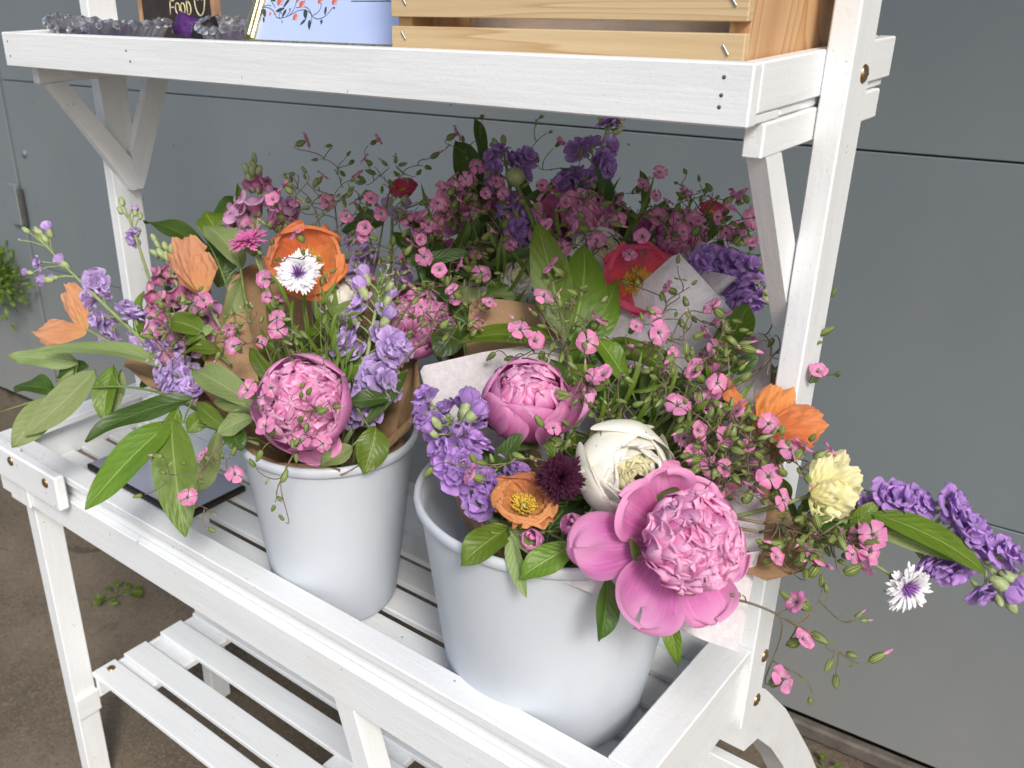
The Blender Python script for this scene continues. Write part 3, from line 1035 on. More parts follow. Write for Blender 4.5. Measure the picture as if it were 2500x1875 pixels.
M_SNAPP = mat_petal('snapdragon_pale', [(0.0, (0.66, 0.34, 0.52)), (0.6, (0.64, 0.33, 0.55)), (1.0, (0.72, 0.44, 0.66))], (0.56, 0.24, 0.45), 18, 0.3, 0.3, 0.5, 0.32)
M_ORANGE = mat_petal('poppy_orange', [(0.0, (0.80, 0.40, 0.10)), (0.35, (0.78, 0.22, 0.060)), (1.0, (0.82, 0.30, 0.11))], (0.88, 0.44, 0.20), 30, 0.4, 0.2, 0.55, 0.38, 0.6, None, 0, 1.2)
M_PEACH = mat_petal('poppy_peach', [(0.0, (0.80, 0.46, 0.16)), (0.4, (0.76, 0.37, 0.175)), (1.0, (0.78, 0.42, 0.225))], (0.70, 0.26, 0.09), 30, 0.4, 0.2, 0.55, 0.38, 0.6, None, 0, 1.2)
M_RUST = mat_petal('poppy_faded', [(0.0, (0.50, 0.34, 0.06)), (0.35, (0.62, 0.25, 0.085)), (1.0, (0.72, 0.31, 0.13))], (0.50, 0.17, 0.06), 30, 0.4, 0.25, 0.6, 0.34, 0.6, None, 0, 1.2)
M_CORAL = mat_petal('poppy_coral', [(0.0, (0.85, 0.34, 0.03)), (0.3, (0.74, 0.09, 0.12)), (1.0, (0.70, 0.085, 0.20))], (0.85, 0.20, 0.22), 30, 0.35, 0.2, 0.55, 0.36, 0.6, None, 0, 1.2)
M_CREAM = mat_petal('ranunculus_cream', [(0.0, (0.84, 0.82, 0.50)), (0.5, (0.89, 0.88, 0.74)), (1.0, (0.91, 0.90, 0.82))], (0.82, 0.80, 0.62), 20, 0.2, 0.12, 0.5, 0.28, 0.25)
M_CREAMC = mat_petal('ranunculus_heart', [(0.0, (0.68, 0.66, 0.18)), (0.5, (0.80, 0.77, 0.36)), (1.0, (0.85, 0.82, 0.52))], None, 20, 0.2, 0.14, 0.5, 0.28, 0.25)
M_LEMON = mat_petal('rose_lemon', [(0.0, (0.72, 0.70, 0.24)), (0.5, (0.82, 0.78, 0.36)), (1.0, (0.86, 0.83, 0.50))], (0.80, 0.78, 0.30), 20, 0.25, 0.14, 0.5, 0.3, 0.25)
M_WHITE = mat_petal('cornflower_white', [(0.0, (0.60, 0.40, 0.70)), (0.25, (0.84, 0.82, 0.88)), (1.0, (0.88, 0.88, 0.90))], None, 14, 0.2, 0.12, 0.55, 0.3, 0.25)
M_PURP = mat_petal('cornflower_heart', [(0.0, (0.30, 0.10, 0.42)), (0.6, (0.42, 0.18, 0.58)), (1.0, (0.24, 0.08, 0.36))], None, 14, 0.2, 0.3, 0.5, 0.2)
M_CPINK = mat_petal('cornflower_pink', [(0.0, (0.50, 0.08, 0.28)), (0.5, (0.72, 0.14, 0.42)), (1.0, (0.80, 0.28, 0.55))], None, 14, 0.2, 0.3, 0.5, 0.3)
M_BURG = mat_petal('cornflower_burgundy', [(0.0, (0.012, 0.003, 0.008)), (0.6, (0.028, 0.006, 0.016)), (1.0, (0.058, 0.012, 0.032))], None, 14, 0.2, 0.6, 0.5, 0.05, sheen=0.0)
M_TINY = mat_petal('tiny_pink', [(0.0, (0.84, 0.62, 0.70)), (0.22, (0.82, 0.50, 0.64)), (0.6, (0.76, 0.25, 0.48)), (1.0, (0.80, 0.32, 0.55))], (0.60, 0.10, 0.32), 16, 0.45, 0.3, 0.55, 0.34, 0.25)
M_DEEP = mat_petal('throat_dark', [(0.0, (0.24, 0.07, 0.12)), (1.0, (0.36, 0.12, 0.20))], None, 14, 0.2, 0.3, 0.55, 0.2)
M_STAMEN = mat_plain('yellow_stamen', (0.66, 0.44, 0.05), 0.7, 300, 0.3)
M_POD = mat_plain('seed_pod', (0.34, 0.38, 0.10), 0.6, 300, 0.25)
M_STEM = mat_plain('green_stem', (0.16, 0.23, 0.065), 0.5, 80, 0.25, 0.2, 0.1)
M_STEMP = mat_plain('pale_stem', (0.26, 0.33, 0.13), 0.5, 80, 0.2, 0.2, 0.1)
M_TWIG = mat_plain('thin_reddish_stem', (0.14, 0.11, 0.065), 0.5, 60, 0.4, 0.1)
M_BUDG = mat_plain('stock_bud', (0.36, 0.43, 0.20), 0.6, 260, 0.25, 0.4, 0.15)


def mat_calyx():
    m, nt, out = new_mat('ribbed_calyx')
    _, raw = gc(nt)
    sp = nd(nt, 'ShaderNodeSeparateXYZ', Vector=raw)
    rib = ramp(nt, math_(nt, 'ABSOLUTE', sp.outputs[0]), [(0.0, 0.0), (0.55, 0.2), (1.0, 1.0)])
    c = mixc(nt, rib, (0.135, 0.185, 0.035), (0.34, 0.42, 0.14))
    c = mixc(nt, ramp(nt, sp.outputs[1], [(0.78, 0.0), (1.0, 0.7)]), c, (0.20, 0.08, 0.06))
    hs = nd(nt, 'ShaderNodeHueSaturation', Color=c)
    nt.links.new(math_(nt, 'ADD', 0.75, math_(nt, 'MULTIPLY', sp.outputs[2], 0.45)), hs.inputs['Value'])
    princ(nt, out, hs.outputs[0], 0.45, None, trans=0.22)
    return m


M_CALYX = mat_calyx()
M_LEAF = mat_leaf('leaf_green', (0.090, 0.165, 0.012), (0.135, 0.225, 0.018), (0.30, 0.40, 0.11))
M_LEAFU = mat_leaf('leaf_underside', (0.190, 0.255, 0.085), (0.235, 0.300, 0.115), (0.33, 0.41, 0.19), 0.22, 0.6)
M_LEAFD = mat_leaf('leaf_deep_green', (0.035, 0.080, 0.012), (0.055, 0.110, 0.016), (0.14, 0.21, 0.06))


def prof(v, a, b, c):
    w = np.power(np.clip(v, 1e-6, 1), a) * np.power(np.clip(1 - np.power(np.clip(v, 0, 1), b), 0, 1), c)
    t = np.linspace(0.001, 1, 200)
    return w / np.max(np.power(t, a) * np.power(np.clip(1 - np.power(t, b), 0, 1), c))


ROUND, BROAD, LEAFP, STRAP, POINT = (0.75, 4.5, 0.5), (0.5, 7.0, 0.45), (0.72, 1.25, 1.0), (0.35, 5.0, 0.5), (0.5, 1.6, 0.8)


def petal(mb, M, phi, P, W, pf=ROUND, cup=8.0, ruf=0.0, rf=2.5, notch=0.0, frill=0.0, crum=0.0, nu=7, nv=7, mat=0, rnd=None, w0=0.06, twist=0.0):
    rnd = RG.rand() if rnd is None else rnd
    ph = RG.uniform(0, 6.28, 6)
    u = np.linspace(-1, 1, nu)
    v = 1 - (1 - np.linspace(0, 1, nv)) ** 1.6
    u = np.sin(u * np.pi / 2) * 0.5 + u * 0.5
    U, V = np.meshgrid(u, v)
    Ve = V * (1 - notch * np.exp(-(U / 0.28) ** 2) * V)
    if frill:
        Ve = Ve * (1 - frill * (0.5 + 0.5 * np.sin(U * 4.5 + ph[0]) * np.sin(U * 8 + ph[1])) * V)
    P = np.asarray(P, float)
    n = len(P) - 1
    C = [1, n, n * (n - 1) / 2, n * (n - 1) * (n - 2) / 6]
    B_ = [C[k] * Ve ** k * (1 - Ve) ** (n - k) for k in range(n + 1)]
    rho = sum(b * p[0] for b, p in zip(B_, P))
    z = sum(b * p[1] for b, p in zip(B_, P))
    D_ = [[1, n - 1, (n - 1) * (n - 2) / 2][k] * Ve ** k * (1 - Ve) ** (n - 1 - k) for k in range(n)]
    dr = sum(d * (P[k + 1][0] - P[k][0]) for k, d in enumerate(D_))
    dz = sum(d * (P[k + 1][1] - P[k][1]) for k, d in enumerate(D_))
    L = np.hypot(dr, dz) + 1e-9
    nr, nz = dz / L, -dr / L
    w = W * np.maximum(prof(V, *pf), w0 * (1 - V))
    s = U * w
    disp = -cup * s * s
    sc = np.hypot(P[-1][0] - P[0][0], P[-1][1] - P[0][1])
    if ruf:
        disp = disp + ruf * V ** 1.6 * np.sin(U * rf * np.pi + ph[2]) * (0.35 + np.abs(U)) * sc
        disp = disp + 0.5 * ruf * V * np.sin(U * rf * 0.7 * np.pi + V * 5 + ph[3]) * sc
    if crum:
        disp = disp + crum * sc * (np.sin(U * 11 + 3 * np.sin(V * 6 + ph[3]) + ph[4]) * 0.5 + np.sin(U * 5 - V * 13 + ph[5]) * 0.6 + np.sin(U * 19 + V * 8 + ph[0]) * 0.3) * (0.25 + 0.75 * V)
    x = rho + nr * disp
    zz = z + nz * disp
    y = s + twist * V * sc
    c, sn = math.cos(phi), math.sin(phi)
    Q = np.stack([x * c - y * sn, x * sn + y * c, zz], -1) @ M[:, :3].T + M[:, 3]
    g = np.stack([U, V, np.full_like(U, rnd)], -1)
    mb.grid(Q, mat, g)


def stem_curve(head, axis, anchor, rim, n=16, k=0.35):
    head, anchor, rim = [np.asarray(q, float) for q in (head, anchor, rim)]
    L = np.linalg.norm(head - anchor)
    return bez([head, head - np.asarray(axis) * L * k, rim, rim * 0.5 + anchor * 0.5, anchor], n)


BUCKETS = {'n': (V3(0.517, -0.001, -0.500), V3(0.517, -0.001, -0.352), 0.074),
           'w': (V3(0.775, 0.020, -0.490), V3(0.775, 0.020, -0.340), 0.096),
           'b': (V3(0.620, 0.105, -0.540), V3(0.625, 0.115, -0.390), 0.040),
           'l': (V3(0.500, 0.010, -0.480), V3(0.485, 0.015, -0.345), 0.060)}


def add_stem(t, head, axis, bk, r=0.0022, mat=None, name='stem'):
    a, rim, rr = BUCKETS[bk]
    d = np.asarray(head) - rim
    d = V3(d[0], d[1], 0)
    L = np.linalg.norm(d)
    q = rim + (d / L * min(rr * 0.8, L) if L > 1e-6 else 0)
    j = V3(RG.uniform(-1, 1), RG.uniform(-1, 1), 0) * 0.022
    mb = MB()
    mb.tube(stem_curve(head, axis, a + j, q), r, 7)
    return mb.build(name, mat or M_STEM, t)


GOLD = 2.39996


# ---- peony
def peony(label, pos, axis, r, bk, guards=(), shell=6, n=60, tight=0.0, roll=0.0, group='pink peonies'):
    """r: radius of the ruffled ball; guards: (angle, length, width, droop) of the spread outer petals"""
    t = thing('peony', label, 'peony', pos, group)
    R = basis(axis, roll)
    M = aff(R, pos)
    mb = MB()
    for k in range(n):
        f = (k + 0.5) / n
        th = math.radians(84 * (1 - f) ** 0.8 + 3)
        rp = r * RG.uniform(0.86, 1.06) * (0.97 if tight else 1.0)
        lean = math.radians(RG.uniform(20, 45))
        P = [(0.1 * r, -0.35 * r), (rp * 1.1 * math.sin(th + lean), rp * 0.9 * math.cos(th + lean * 1.3)), (rp * 1.06 * math.sin(th + 0.15), rp * 1.02 * math.cos(th + 0.15)),
             (rp * math.sin(th - 0.24), rp * math.cos(th - 0.24))]
        petal(mb, M, k * GOLD + RG.uniform(-0.35, 0.35), P, r * RG.uniform(0.25, 0.44), (0.6, 3.6, 0.5), 0.34 / r, 0.085, RG.uniform(0.9, 1.9), RG.uniform(0, 0.20), RG.uniform(0.04, 0.16), 0.012, 17, 13, 0)
    mb.build('ruffled_petals', M_PEONYR, t)
    for k in range(shell):
        mb = MB()
        ph = k * 2 * math.pi / shell + RG.uniform(-0.2, 0.2)
        th = math.radians((38 if tight else 66) + RG.uniform(-10, 14))
        rp = r * (1.10 + 0.03 * (k % 2))
        P = [(0.08 * r, -1.0 * r), (rp * 1.25, -0.95 * r), (rp * 1.20 * math.sin(th + 0.2), rp * 0.8 * math.cos(th)), (rp * math.sin(th), rp * 1.04 * math.cos(th))]
        petal(mb, M, ph, P, r * RG.uniform(0.72, 0.9), BROAD, 0.40 / r, 0.025, 1.3, RG.uniform(0, 0.12), 0.04, 0.006, 15, 14, 0)
        mb.build('petal', M_PEONY, t)
    for ang, ln, wd, droop in guards:
        mb = MB()
        P = [(0.15 * r, -0.85 * r), (0.55 * r, -1.05 * r), (0.6 * ln + 0.2 * r, -0.85 * r + 0.1 * ln), (ln + 0.1 * r, -0.60 * r - droop * ln)]
        petal(mb, M, math.radians(ang), P, wd, (0.85, 4.2, 0.5), 9.0, 0.085, 1.5, RG.uniform(0.02, 0.2), 0.11, 0.018, 23, 22, 0, None, 0.3)
        mb.build('petal', M_PEONY, t)
    mb = MB()
    mb.lathe([(0.0001, -1.02 * r), (0.35 * r, -1.0 * r), (0.5 * r, -0.86 * r), (0.42 * r, -0.8 * r)], M, 12)
    for k in range(4):
        petal(mb, M, k * 1.6, [(0.2 * r, -1.0 * r), (0.8 * r, -1.02 * r), (1.1 * r, -0.6 * r), (1.15 * r, -0.3 * r)], 0.3 * r, POINT, 4)
    mb.build('sepals', M_STEM, t)
    add_stem(t, np.asarray(pos) - axis * r, axis, bk, 0.0032)
    return t


# ---- ranunculus and roses
def ranunculus(label, pos, axis, r, bk, outer=None, heart=None, n=46, opening=1.0, cat='ranunculus', group='cream ranunculus blooms'):
    t = thing('ranunculus', label, cat, pos, group)
    M = aff(basis(axis, RG.uniform(0, 6)), pos)
    mb, mi = MB(), MB()
    for k in range(n):
        f = k / (n - 1)                       # 0 outer .. 1 heart
        rp = r * (1.0 - 0.80 * f)
        th = math.radians(62 - 32 * f ** 0.6) * opening
        zc = 0.10 * r * f
        P = [(0.1 * r * (1 - f) + 0.001, -0.85 * r), (rp * 1.25 + 0.002, -0.75 * r), (rp * 1.22, 0.30 * r * (0.4 + f)), (rp * math.sin(th), zc + (0.42 + 0.20 * f) * r + rp * 0.22 * math.cos(th))]
        petal(mi if f > 0.55 else mb, M, k * GOLD + RG.uniform(-0.2, 0.2), P, max(0.006, rp * 1.15), (0.42, 4.2, 0.5), 0.42 / max(rp, 0.008), 0.03, 1.4, RG.uniform(0, 0.04), 0.05, 0.010, 17, 14, 0)
    mb.build('outer_petals', outer or M_CREAM, t)
    mi.build('heart_petals', heart or M_CREAMC, t)
    add_stem(t, np.asarray(pos) - axis * r * 0.85, axis, bk, 0.0026)
    return t


# ---- poppies
def poppy(label, pos, axis, r, bk, mat, openness=0.6, n=5, only=None, crum=0.035, roll=None, heart=True):
    """openness 0: a closed cup, 1: flat"""
    t = thing('poppy', label, 'poppy', pos, 'crinkled poppies')
    M = aff(basis(axis, RG.uniform(0, 6) if roll is None else roll), pos)
    for k in range(n):
        if only is not None and k not in only:
            continue
        mb = MB()
        lift = (1 - openness) * RG.uniform(0.85, 1.1)
        P = [(0.04 * r, -0.05 * r), (0.55 * r, -0.12 * r + 0.1 * lift * r), ((1.05 - 0.25 * lift) * r, 0.15 * r + 0.65 * lift * r), ((1.15 - 0.55 * lift) * r, 0.18 * r + 1.15 * lift * r)]
        petal(mb, M, k * 2 * math.pi / n + RG.uniform(-0.15, 0.15), P, r * RG.uniform(0.95, 1.1), (0.55, 3.2, 0.5), 0.26 / r, 0.075, 2.6, 0.03, 0.10, crum, 31, 24, 0)
        mb.build('petal', mat, t)
    if heart:
        mb = MB()
        mb.lathe([(0.0001, 0.20 * r), (0.06 * r, 0.19 * r), (0.10 * r, 0.10 * r), (0.06 * r, -0.04 * r)], M, 10, 1, lambda a: 1 + 0.15 * np.cos(8 * a))
        for k in range(70):
            a, q = k * GOLD, math.sqrt((k + 1) / 70)
            d = V3(math.cos(a) * (0.10 + 0.26 * q), math.sin(a) * (0.10 + 0.26 * q), 0.02)
            e = d * RG.uniform(1.15, 1.4) + V3(0, 0, RG.uniform(0.16, 0.26))
            pts = np.array([d * r * 0.5, e * r])
            pts = pts @ M[:, :3].T + M[:, 3]
            mb.tube(pts, 0.0004, 4, 0)
            mb.lathe([(0.0001, 0.0011), (0.0009, 0), (0.0001, -0.0011)], aff(basis(RG.normal(size=3)), pts[1]), 5, 0)
        mb.build('stamens', [M_STAMEN, M_POD], t)
    add_stem(t, np.asarray(pos) - axis * 0.05 * r, axis, bk, 0.0016, M_STEMP)
    return t


def loose_poppy(label, petals, bk, mat, name='poppy', group='crinkled poppies'):
    """a poppy seen from the side or behind: petals given as (x0,y0,d0, x1,y1,d1, half width px, facing[, bend])"""
    base = at(*petals[0][:3])
    t = thing(name, label, name, base, group)
    for q in petals:
        mb = MB()
        hw = q[6] * (2500 / 2212) * (q[2] + q[5]) / 2 / F_PX
        p0, p1 = at(*q[:3]), at(*q[3:6])
        d = p1 - p0
        L = np.linalg.norm(d)
        d = d / L
        n0 = face(*q[7])
        n0 = n0 - d * (n0 @ d)
        n0 /= np.linalg.norm(n0)
        s0 = np.cross(n0, d)
        U, V = np.meshgrid(np.linspace(-1, 1, 49), np.linspace(0, 1, 34))
        ph = RG.uniform(0, 6, 6)
        edge = 1 - 0.34 * np.abs(U) ** 2.4 + 0.035 * np.sin(U * 5 + ph[1]) + 0.022 * np.sin(U * 12 + ph[2]) + 0.014 * np.sin(U * 27 + ph[3])
        fwd = L * V * (1 + (edge - 1) * V)
        lat = U * hw * np.sqrt(np.clip(V, 0, 1)) * (1.12 - 0.12 * V)
        h = (q[8] if len(q) > 8 else 0.2) * L * np.sin(V * 2.2) - 0.50 * hw * U ** 2 * V
        h = h + hw * (0.034 * np.sin(U * 10 + 2.5 * np.sin(V * 5 + ph[0]) + ph[1]) + 0.028 * np.sin(U * 17 + 7 * V + ph[2]) + 0.040 * np.sin(V * 13 + U * 6 + ph[3]) + 0.030 * np.sin(V * 21 - U * 9 + ph[0]) + 0.06 * np.sin(U * 4 + V * 5 + ph[4])) * V ** 0.6
        h = h + hw * 0.16 * np.sin(U * 6 + ph[5]) * V ** 5
        P = p0 + d * fwd[..., None] + s0 * lat[..., None] + n0 * h[..., None]
        mb.grid(P, 0, np.stack([U, V, np.full_like(U, RG.rand())], -1))
        mb.build('petal', mat, t)
    mid = np.mean([at(*q[3:6]) for q in petals], 0)
    ax = (mid - base) / np.linalg.norm(mid - base)
    add_stem(t, base, ax, bk, 0.0016, M_STEMP)
    return t


# ---- cornflowers
def cornflower(label, pos, axis, r, bk, mo, mi, n=13, group='cornflowers', dense=False):
    t = thing('cornflower', label, 'cornflower', pos, group)
    M = aff(basis(axis, RG.uniform(0, 6)), pos)
    mb = MB()
    for layer in range(3 if dense else 2):
        for k in range(n):
            ph = (k + layer * 0.5) * 2 * math.pi / n + RG.uniform(-0.1, 0.1)
            el = RG.uniform(0.15, 0.5) + layer * (0.42 if dense else 0.28)
            ln = r * RG.uniform(0.85, 1.06) * (1 - 0.10 * layer)
            for q in range(5):
                sp = (q - 2) * 0.135 + RG.uniform(-0.04, 0.04)
                e2 = el + RG.uniform(-0.16, 0.16)
                lq = ln * (1 - 0.08 * abs(q - 2)) * RG.uniform(0.9, 1.05)
                P = [(0.06 * r, 0.02 * r), (lq * 0.45 * math.cos(e2 + 0.3), lq * 0.5 * math.sin(e2 + 0.3)), (lq * 0.8 * math.cos(e2), lq * 0.8 * math.sin(e2)), (lq * math.cos(e2 - 0.1), lq * math.sin(e2 - 0.1))]
                petal(mb, M, ph + sp, P, r * 0.070, (0.9, 2.2, 0.8), 10, 0, 1, 0, 0, 0.012, 4, 7, 0)
    mb.build('outer_florets', mo, t)
    mb = MB()
    for k in range(34):
        a, q = k * GOLD, math.sqrt((k + 0.5) / 34)
        tip = V3(math.cos(a) * 0.42 * q, math.sin(a) * 0.42 * q, 0.30 + 0.20 * (1 - q) + RG.uniform(0, 0.1)) * r
        base = V3(math.cos(a) * 0.12 * q, math.sin(a) * 0.12 * q, 0.0) * r
        mid = (tip + base) / 2 + V3(0, 0, 0.1 * r)
        mb.tube(bez([base, mid, tip], 5) @ M[:, :3].T + M[:, 3], [r * 0.022, r * 0.026, r * 0.03, r * 0.022, r * 0.006], 5, 0, True, RG.rand())
    mb.build('inner_florets', mi, t)
    mb = MB()
    mb.lathe([(0.0001, -0.55 * r), (0.12 * r, -0.52 * r), (0.24 * r, -0.32 * r), (0.22 * r, -0.08 * r), (0.14 * r, 0.06 * r)], M, 14, 0, lambda a: 1 + 0.06 * np.cos(7 * a))
    mb.build('scaly_cup', M_STEM, t)
    add_stem(t, np.asarray(pos) - axis * r * 0.5, axis, bk, 0.0013, M_STEMP)
    return t


# ---- stock spikes: florets are shared meshes
I34 = aff(np.eye(3), (0, 0, 0))


def stock_floret(mat, seed):
    global RG
    keep, RG = RG, np.random.RandomState(seed)
    mb = MB()
    s = 0.0135
    for k in range(5):
        P = [(0.0008, -0.006), (s * 0.5, -0.001), (s * 0.95, 0.001), (s * RG.uniform(1.0, 1.25), RG.uniform(-0.004, 0.003))]
        petal(mb, I34, k * 1.2566 + RG.uniform(-0.2, 0.2), P, s * RG.uniform(0.50, 0.66), BROAD, 12, 0.10, 1.6, 0.12, 0.05, 0.02, 9, 8, 0)
    for k in range(6):
        e = RG.uniform(0.55, 1.1)
        P = [(0.0006, -0.003), (s * 0.3, 0.004), (s * 0.62 * math.cos(e), s * 0.62 * math.sin(e)), (s * 0.9 * math.cos(e), s * 0.75 * math.sin(e))]
        petal(mb, I34, k * 1.05 + 0.5 + RG.uniform(-0.3, 0.3), P, s * RG.uniform(0.34, 0.5), BROAD, 30, 0.14, 1.5, 0.15, 0.06, 0.02, 8, 7, 0)
    mb.lathe([(0.0014, -0.013), (0.0024, -0.008), (0.0018, -0.002)], I34, 8, 1)
    me = mb.mesh('stock_floret', [mat, M_BUDG])
    RG = keep
    return me


def stock_bud(mat, seed, closed):
    mb = MB()
    s = 0.006 + 0.001 * (seed % 3)
    mb.lathe([(0.0001, -0.45 * s), (0.3 * s, -0.35 * s), (0.48 * s, 0.2 * s), (0.42 * s, 0.75 * s), (0.22 * s, 1.15 * s), (0.0001, 1.25 * s)], I34, 10, 1 if closed else 1, lambda a: 1 + 0.10 * np.cos(4 * a))
    if not closed:
        for k in range(4):
            petal(mb, I34, k * 1.57, [(0.2 * s, 0.5 * s), (0.7 * s, 0.9 * s), (0.75 * s, 1.6 * s), (0.25 * s, 2.0 * s)], 0.75 * s, ROUND, 60, 0.03, 1.2, 0.1, 0, 0.02, 7, 6, 0)
    return mb.mesh('stock_bud', [mat, M_BUDG])


FLORETS, BUDS = {}, {}
for nm, mt in (('lilac', M_LILAC), ('violet', M_VIOLET)):
    FLORETS[nm] = [stock_floret(mt, 40 + k) for k in range(5)]
    BUDS[nm] = [stock_bud(mt, k, True) for k in range(3)], [stock_bud(mt, k, False) for k in range(3)]


def stock(label, path, florets, buds, kind, bk, scale=1.0, group='stock flower spikes'):
    """path: 3-D points from tip to base; florets, buds: (x, y, depth[, size]) in view pixels"""
    path = [np.asarray(p, float) for p in path]
    t = thing('stock_spike', label, 'stock flower', path[-1], group)
    curve = bez(path, 24) if len(path) > 2 else np.linspace(path[0], path[1], 24)
    a, rim, rr = BUCKETS[bk]
    low = bez([path[-1], path[-1] + (path[-1] - path[-2]) * 0.5, rim, a], 10)[1:]
    full = np.concatenate([curve, low])
    mb = MB()
    rad = np.concatenate([np.linspace(0.0011, 0.0030, 24), np.full(len(low), 0.0030)])
    mb.tube(full, rad, 8)
    for lst, kindb in ((florets, 0), (buds, 1)):
        for q in lst:
            p = at(q[0], q[1], q[2])
            i = np.argmin(np.linalg.norm(curve - p, axis=1))
            j = min(len(curve) - 1, i + 2)
            if np.linalg.norm(curve[j] - p) > 0.004:
                mb.tube(bez([curve[j], (curve[j] + p) / 2 + (curve[0] - curve[-1]) * 0.03, p], 6), 0.0009, 5)
    mb.build('stem', M_STEMP, t)
    for q in florets:
        p = at(q[0], q[1], q[2])
        i = np.argmin(np.linalg.norm(curve - p, axis=1))
        out = p - curve[i]
        out = out / (np.linalg.norm(out) + 1e-9)
        ax = out * 0.6 - FW * 0.55 + (curve[0] - curve[-1]) / np.linalg.norm(curve[0] - curve[-1]) * 0.35 + RG.normal(size=3) * 0.18
        s = (q[3] if len(q) > 3 else 1.0) * scale * RG.uniform(0.92, 1.12)
        put('floret', FLORETS[kind][RG.randint(5)], t, p, basis(ax, RG.uniform(0, 6)), s)
    for q in buds:
        p = at(q[0], q[1], q[2])
        i = np.argmin(np.linalg.norm(curve - p, axis=1))
        ax = (p - curve[min(23, i + 4)])
        ax = ax / (np.linalg.norm(ax) + 1e-9) + RG.normal(size=3) * 0.15
        opn = len(q) > 3 and q[3] > 1
        put('bud', BUDS[kind][1 if opn else 0][RG.randint(3)], t, p, basis(ax, RG.uniform(0, 6)), scale * (q[3] - 1 if opn else (q[3] if len(q) > 3 else 1.0)))
    return t


# ---- snapdragons
def snap_floret(mat, matp, seed, bud=False):
    global RG
    keep, RG = RG, np.random.RandomState(seed)
    mb = MB()
    if bud:
        mb.lathe([(0.0001, -0.003), (0.0028, -0.001), (0.0042, 0.004), (0.0038, 0.009), (0.0018, 0.0125), (0.0001, 0.013)], I34, 12, 0, lambda a: 1 + 0.12 * np.cos(2 * a))
    else:
        mb.lathe([(0.0001, -0.004), (0.0036, -0.002), (0.0055, 0.003), (0.0056, 0.007), (0.004, 0.010)], I34, 14, 0, lambda a: 1 + 0.15 * np.cos(2 * a))
        for ph in (52, 128):
            petal(mb, I34, math.radians(ph), [(0.003, 0.004), (0.0065, 0.012), (0.009, 0.0145), (0.0145, 0.0095)], 0.0088, BROAD, 45, 0.08, 1.4, 0.0, 0.05, 0.012, 11, 10, 1)
        for ph in (205, 270, 335):
            petal(mb, I34, math.radians(ph), [(0.003, 0.004), (0.008, 0.0125), (0.012, 0.013), (0.0155, 0.0045)], 0.0085, BROAD, 45, 0.07, 1.4, 0.0, 0.05, 0.012, 11, 10, 1)
        mb.lathe([(0.0058, 0.004), (0.0068, 0.009), (0.0050, 0.0125), (0.0001, 0.0138)], aff(np.eye(3), (0, -0.0022, 0)), 14, 1, lambda a: 1 + 0.14 * np.cos(2 * a))
    for k in range(5):
        petal(mb, I34, k * 1.2566, [(0.0015, -0.004), (0.004, -0.004), (0.0052, -0.001), (0.0056, 0.003)], 0.0022, POINT, 60, nu=4, nv=5, mat=2)
    me = mb.mesh('snapdragon_floret', [mat, matp, M_STEMP])
    RG = keep
    return me


SNAPS = [snap_floret(M_SNAP, M_SNAP, 60 + k) for k in range(2)] + [snap_floret(M_SNAP, M_SNAPP, 70 + k) for k in range(2)]
SNAPB = [snap_floret(M_SNAP, M_SNAP, 81, True), snap_floret(M_BUDG, M_BUDG, 82, True)]


def snapdragon(label, path, florets, buds, bk):
    path = [np.asarray(p, float) for p in path]
    t = thing('snapdragon', label, 'snapdragon', path[-1], 'snapdragon spikes')
    curve = bez(path, 24)
    a, rim, rr = BUCKETS[bk]
    low = bez([path[-1], path[-1] + (path[-1] - path[-2]) * 0.5, rim, a], 10)[1:]
    mb = MB()
    mb.tube(np.concatenate([curve, low]), np.concatenate([np.linspace(0.0012, 0.0028, 24), np.full(len(low), 0.0028)]), 8)
    mb.build('stem', M_STEMP, t)
    for lst, isb in ((florets, False), (buds, True)):
        for q in lst:
            p = at(*q[:3])
            i = np.argmin(np.linalg.norm(curve - p, axis=1))
            out = p - curve[min(23, i + 3)]
            out /= np.linalg.norm(out) + 1e-9
            ax = out * 0.8 - FW * 0.45 + RG.normal(size=3) * 0.15
            m = (SNAPB if isb else SNAPS)[int(q[3])]
            put('bud' if isb else 'floret', m, t, p, basis(ax, 0.0 if not isb else RG.uniform(0, 6)), q[4] if len(q) > 4 else 1.0)
    return t


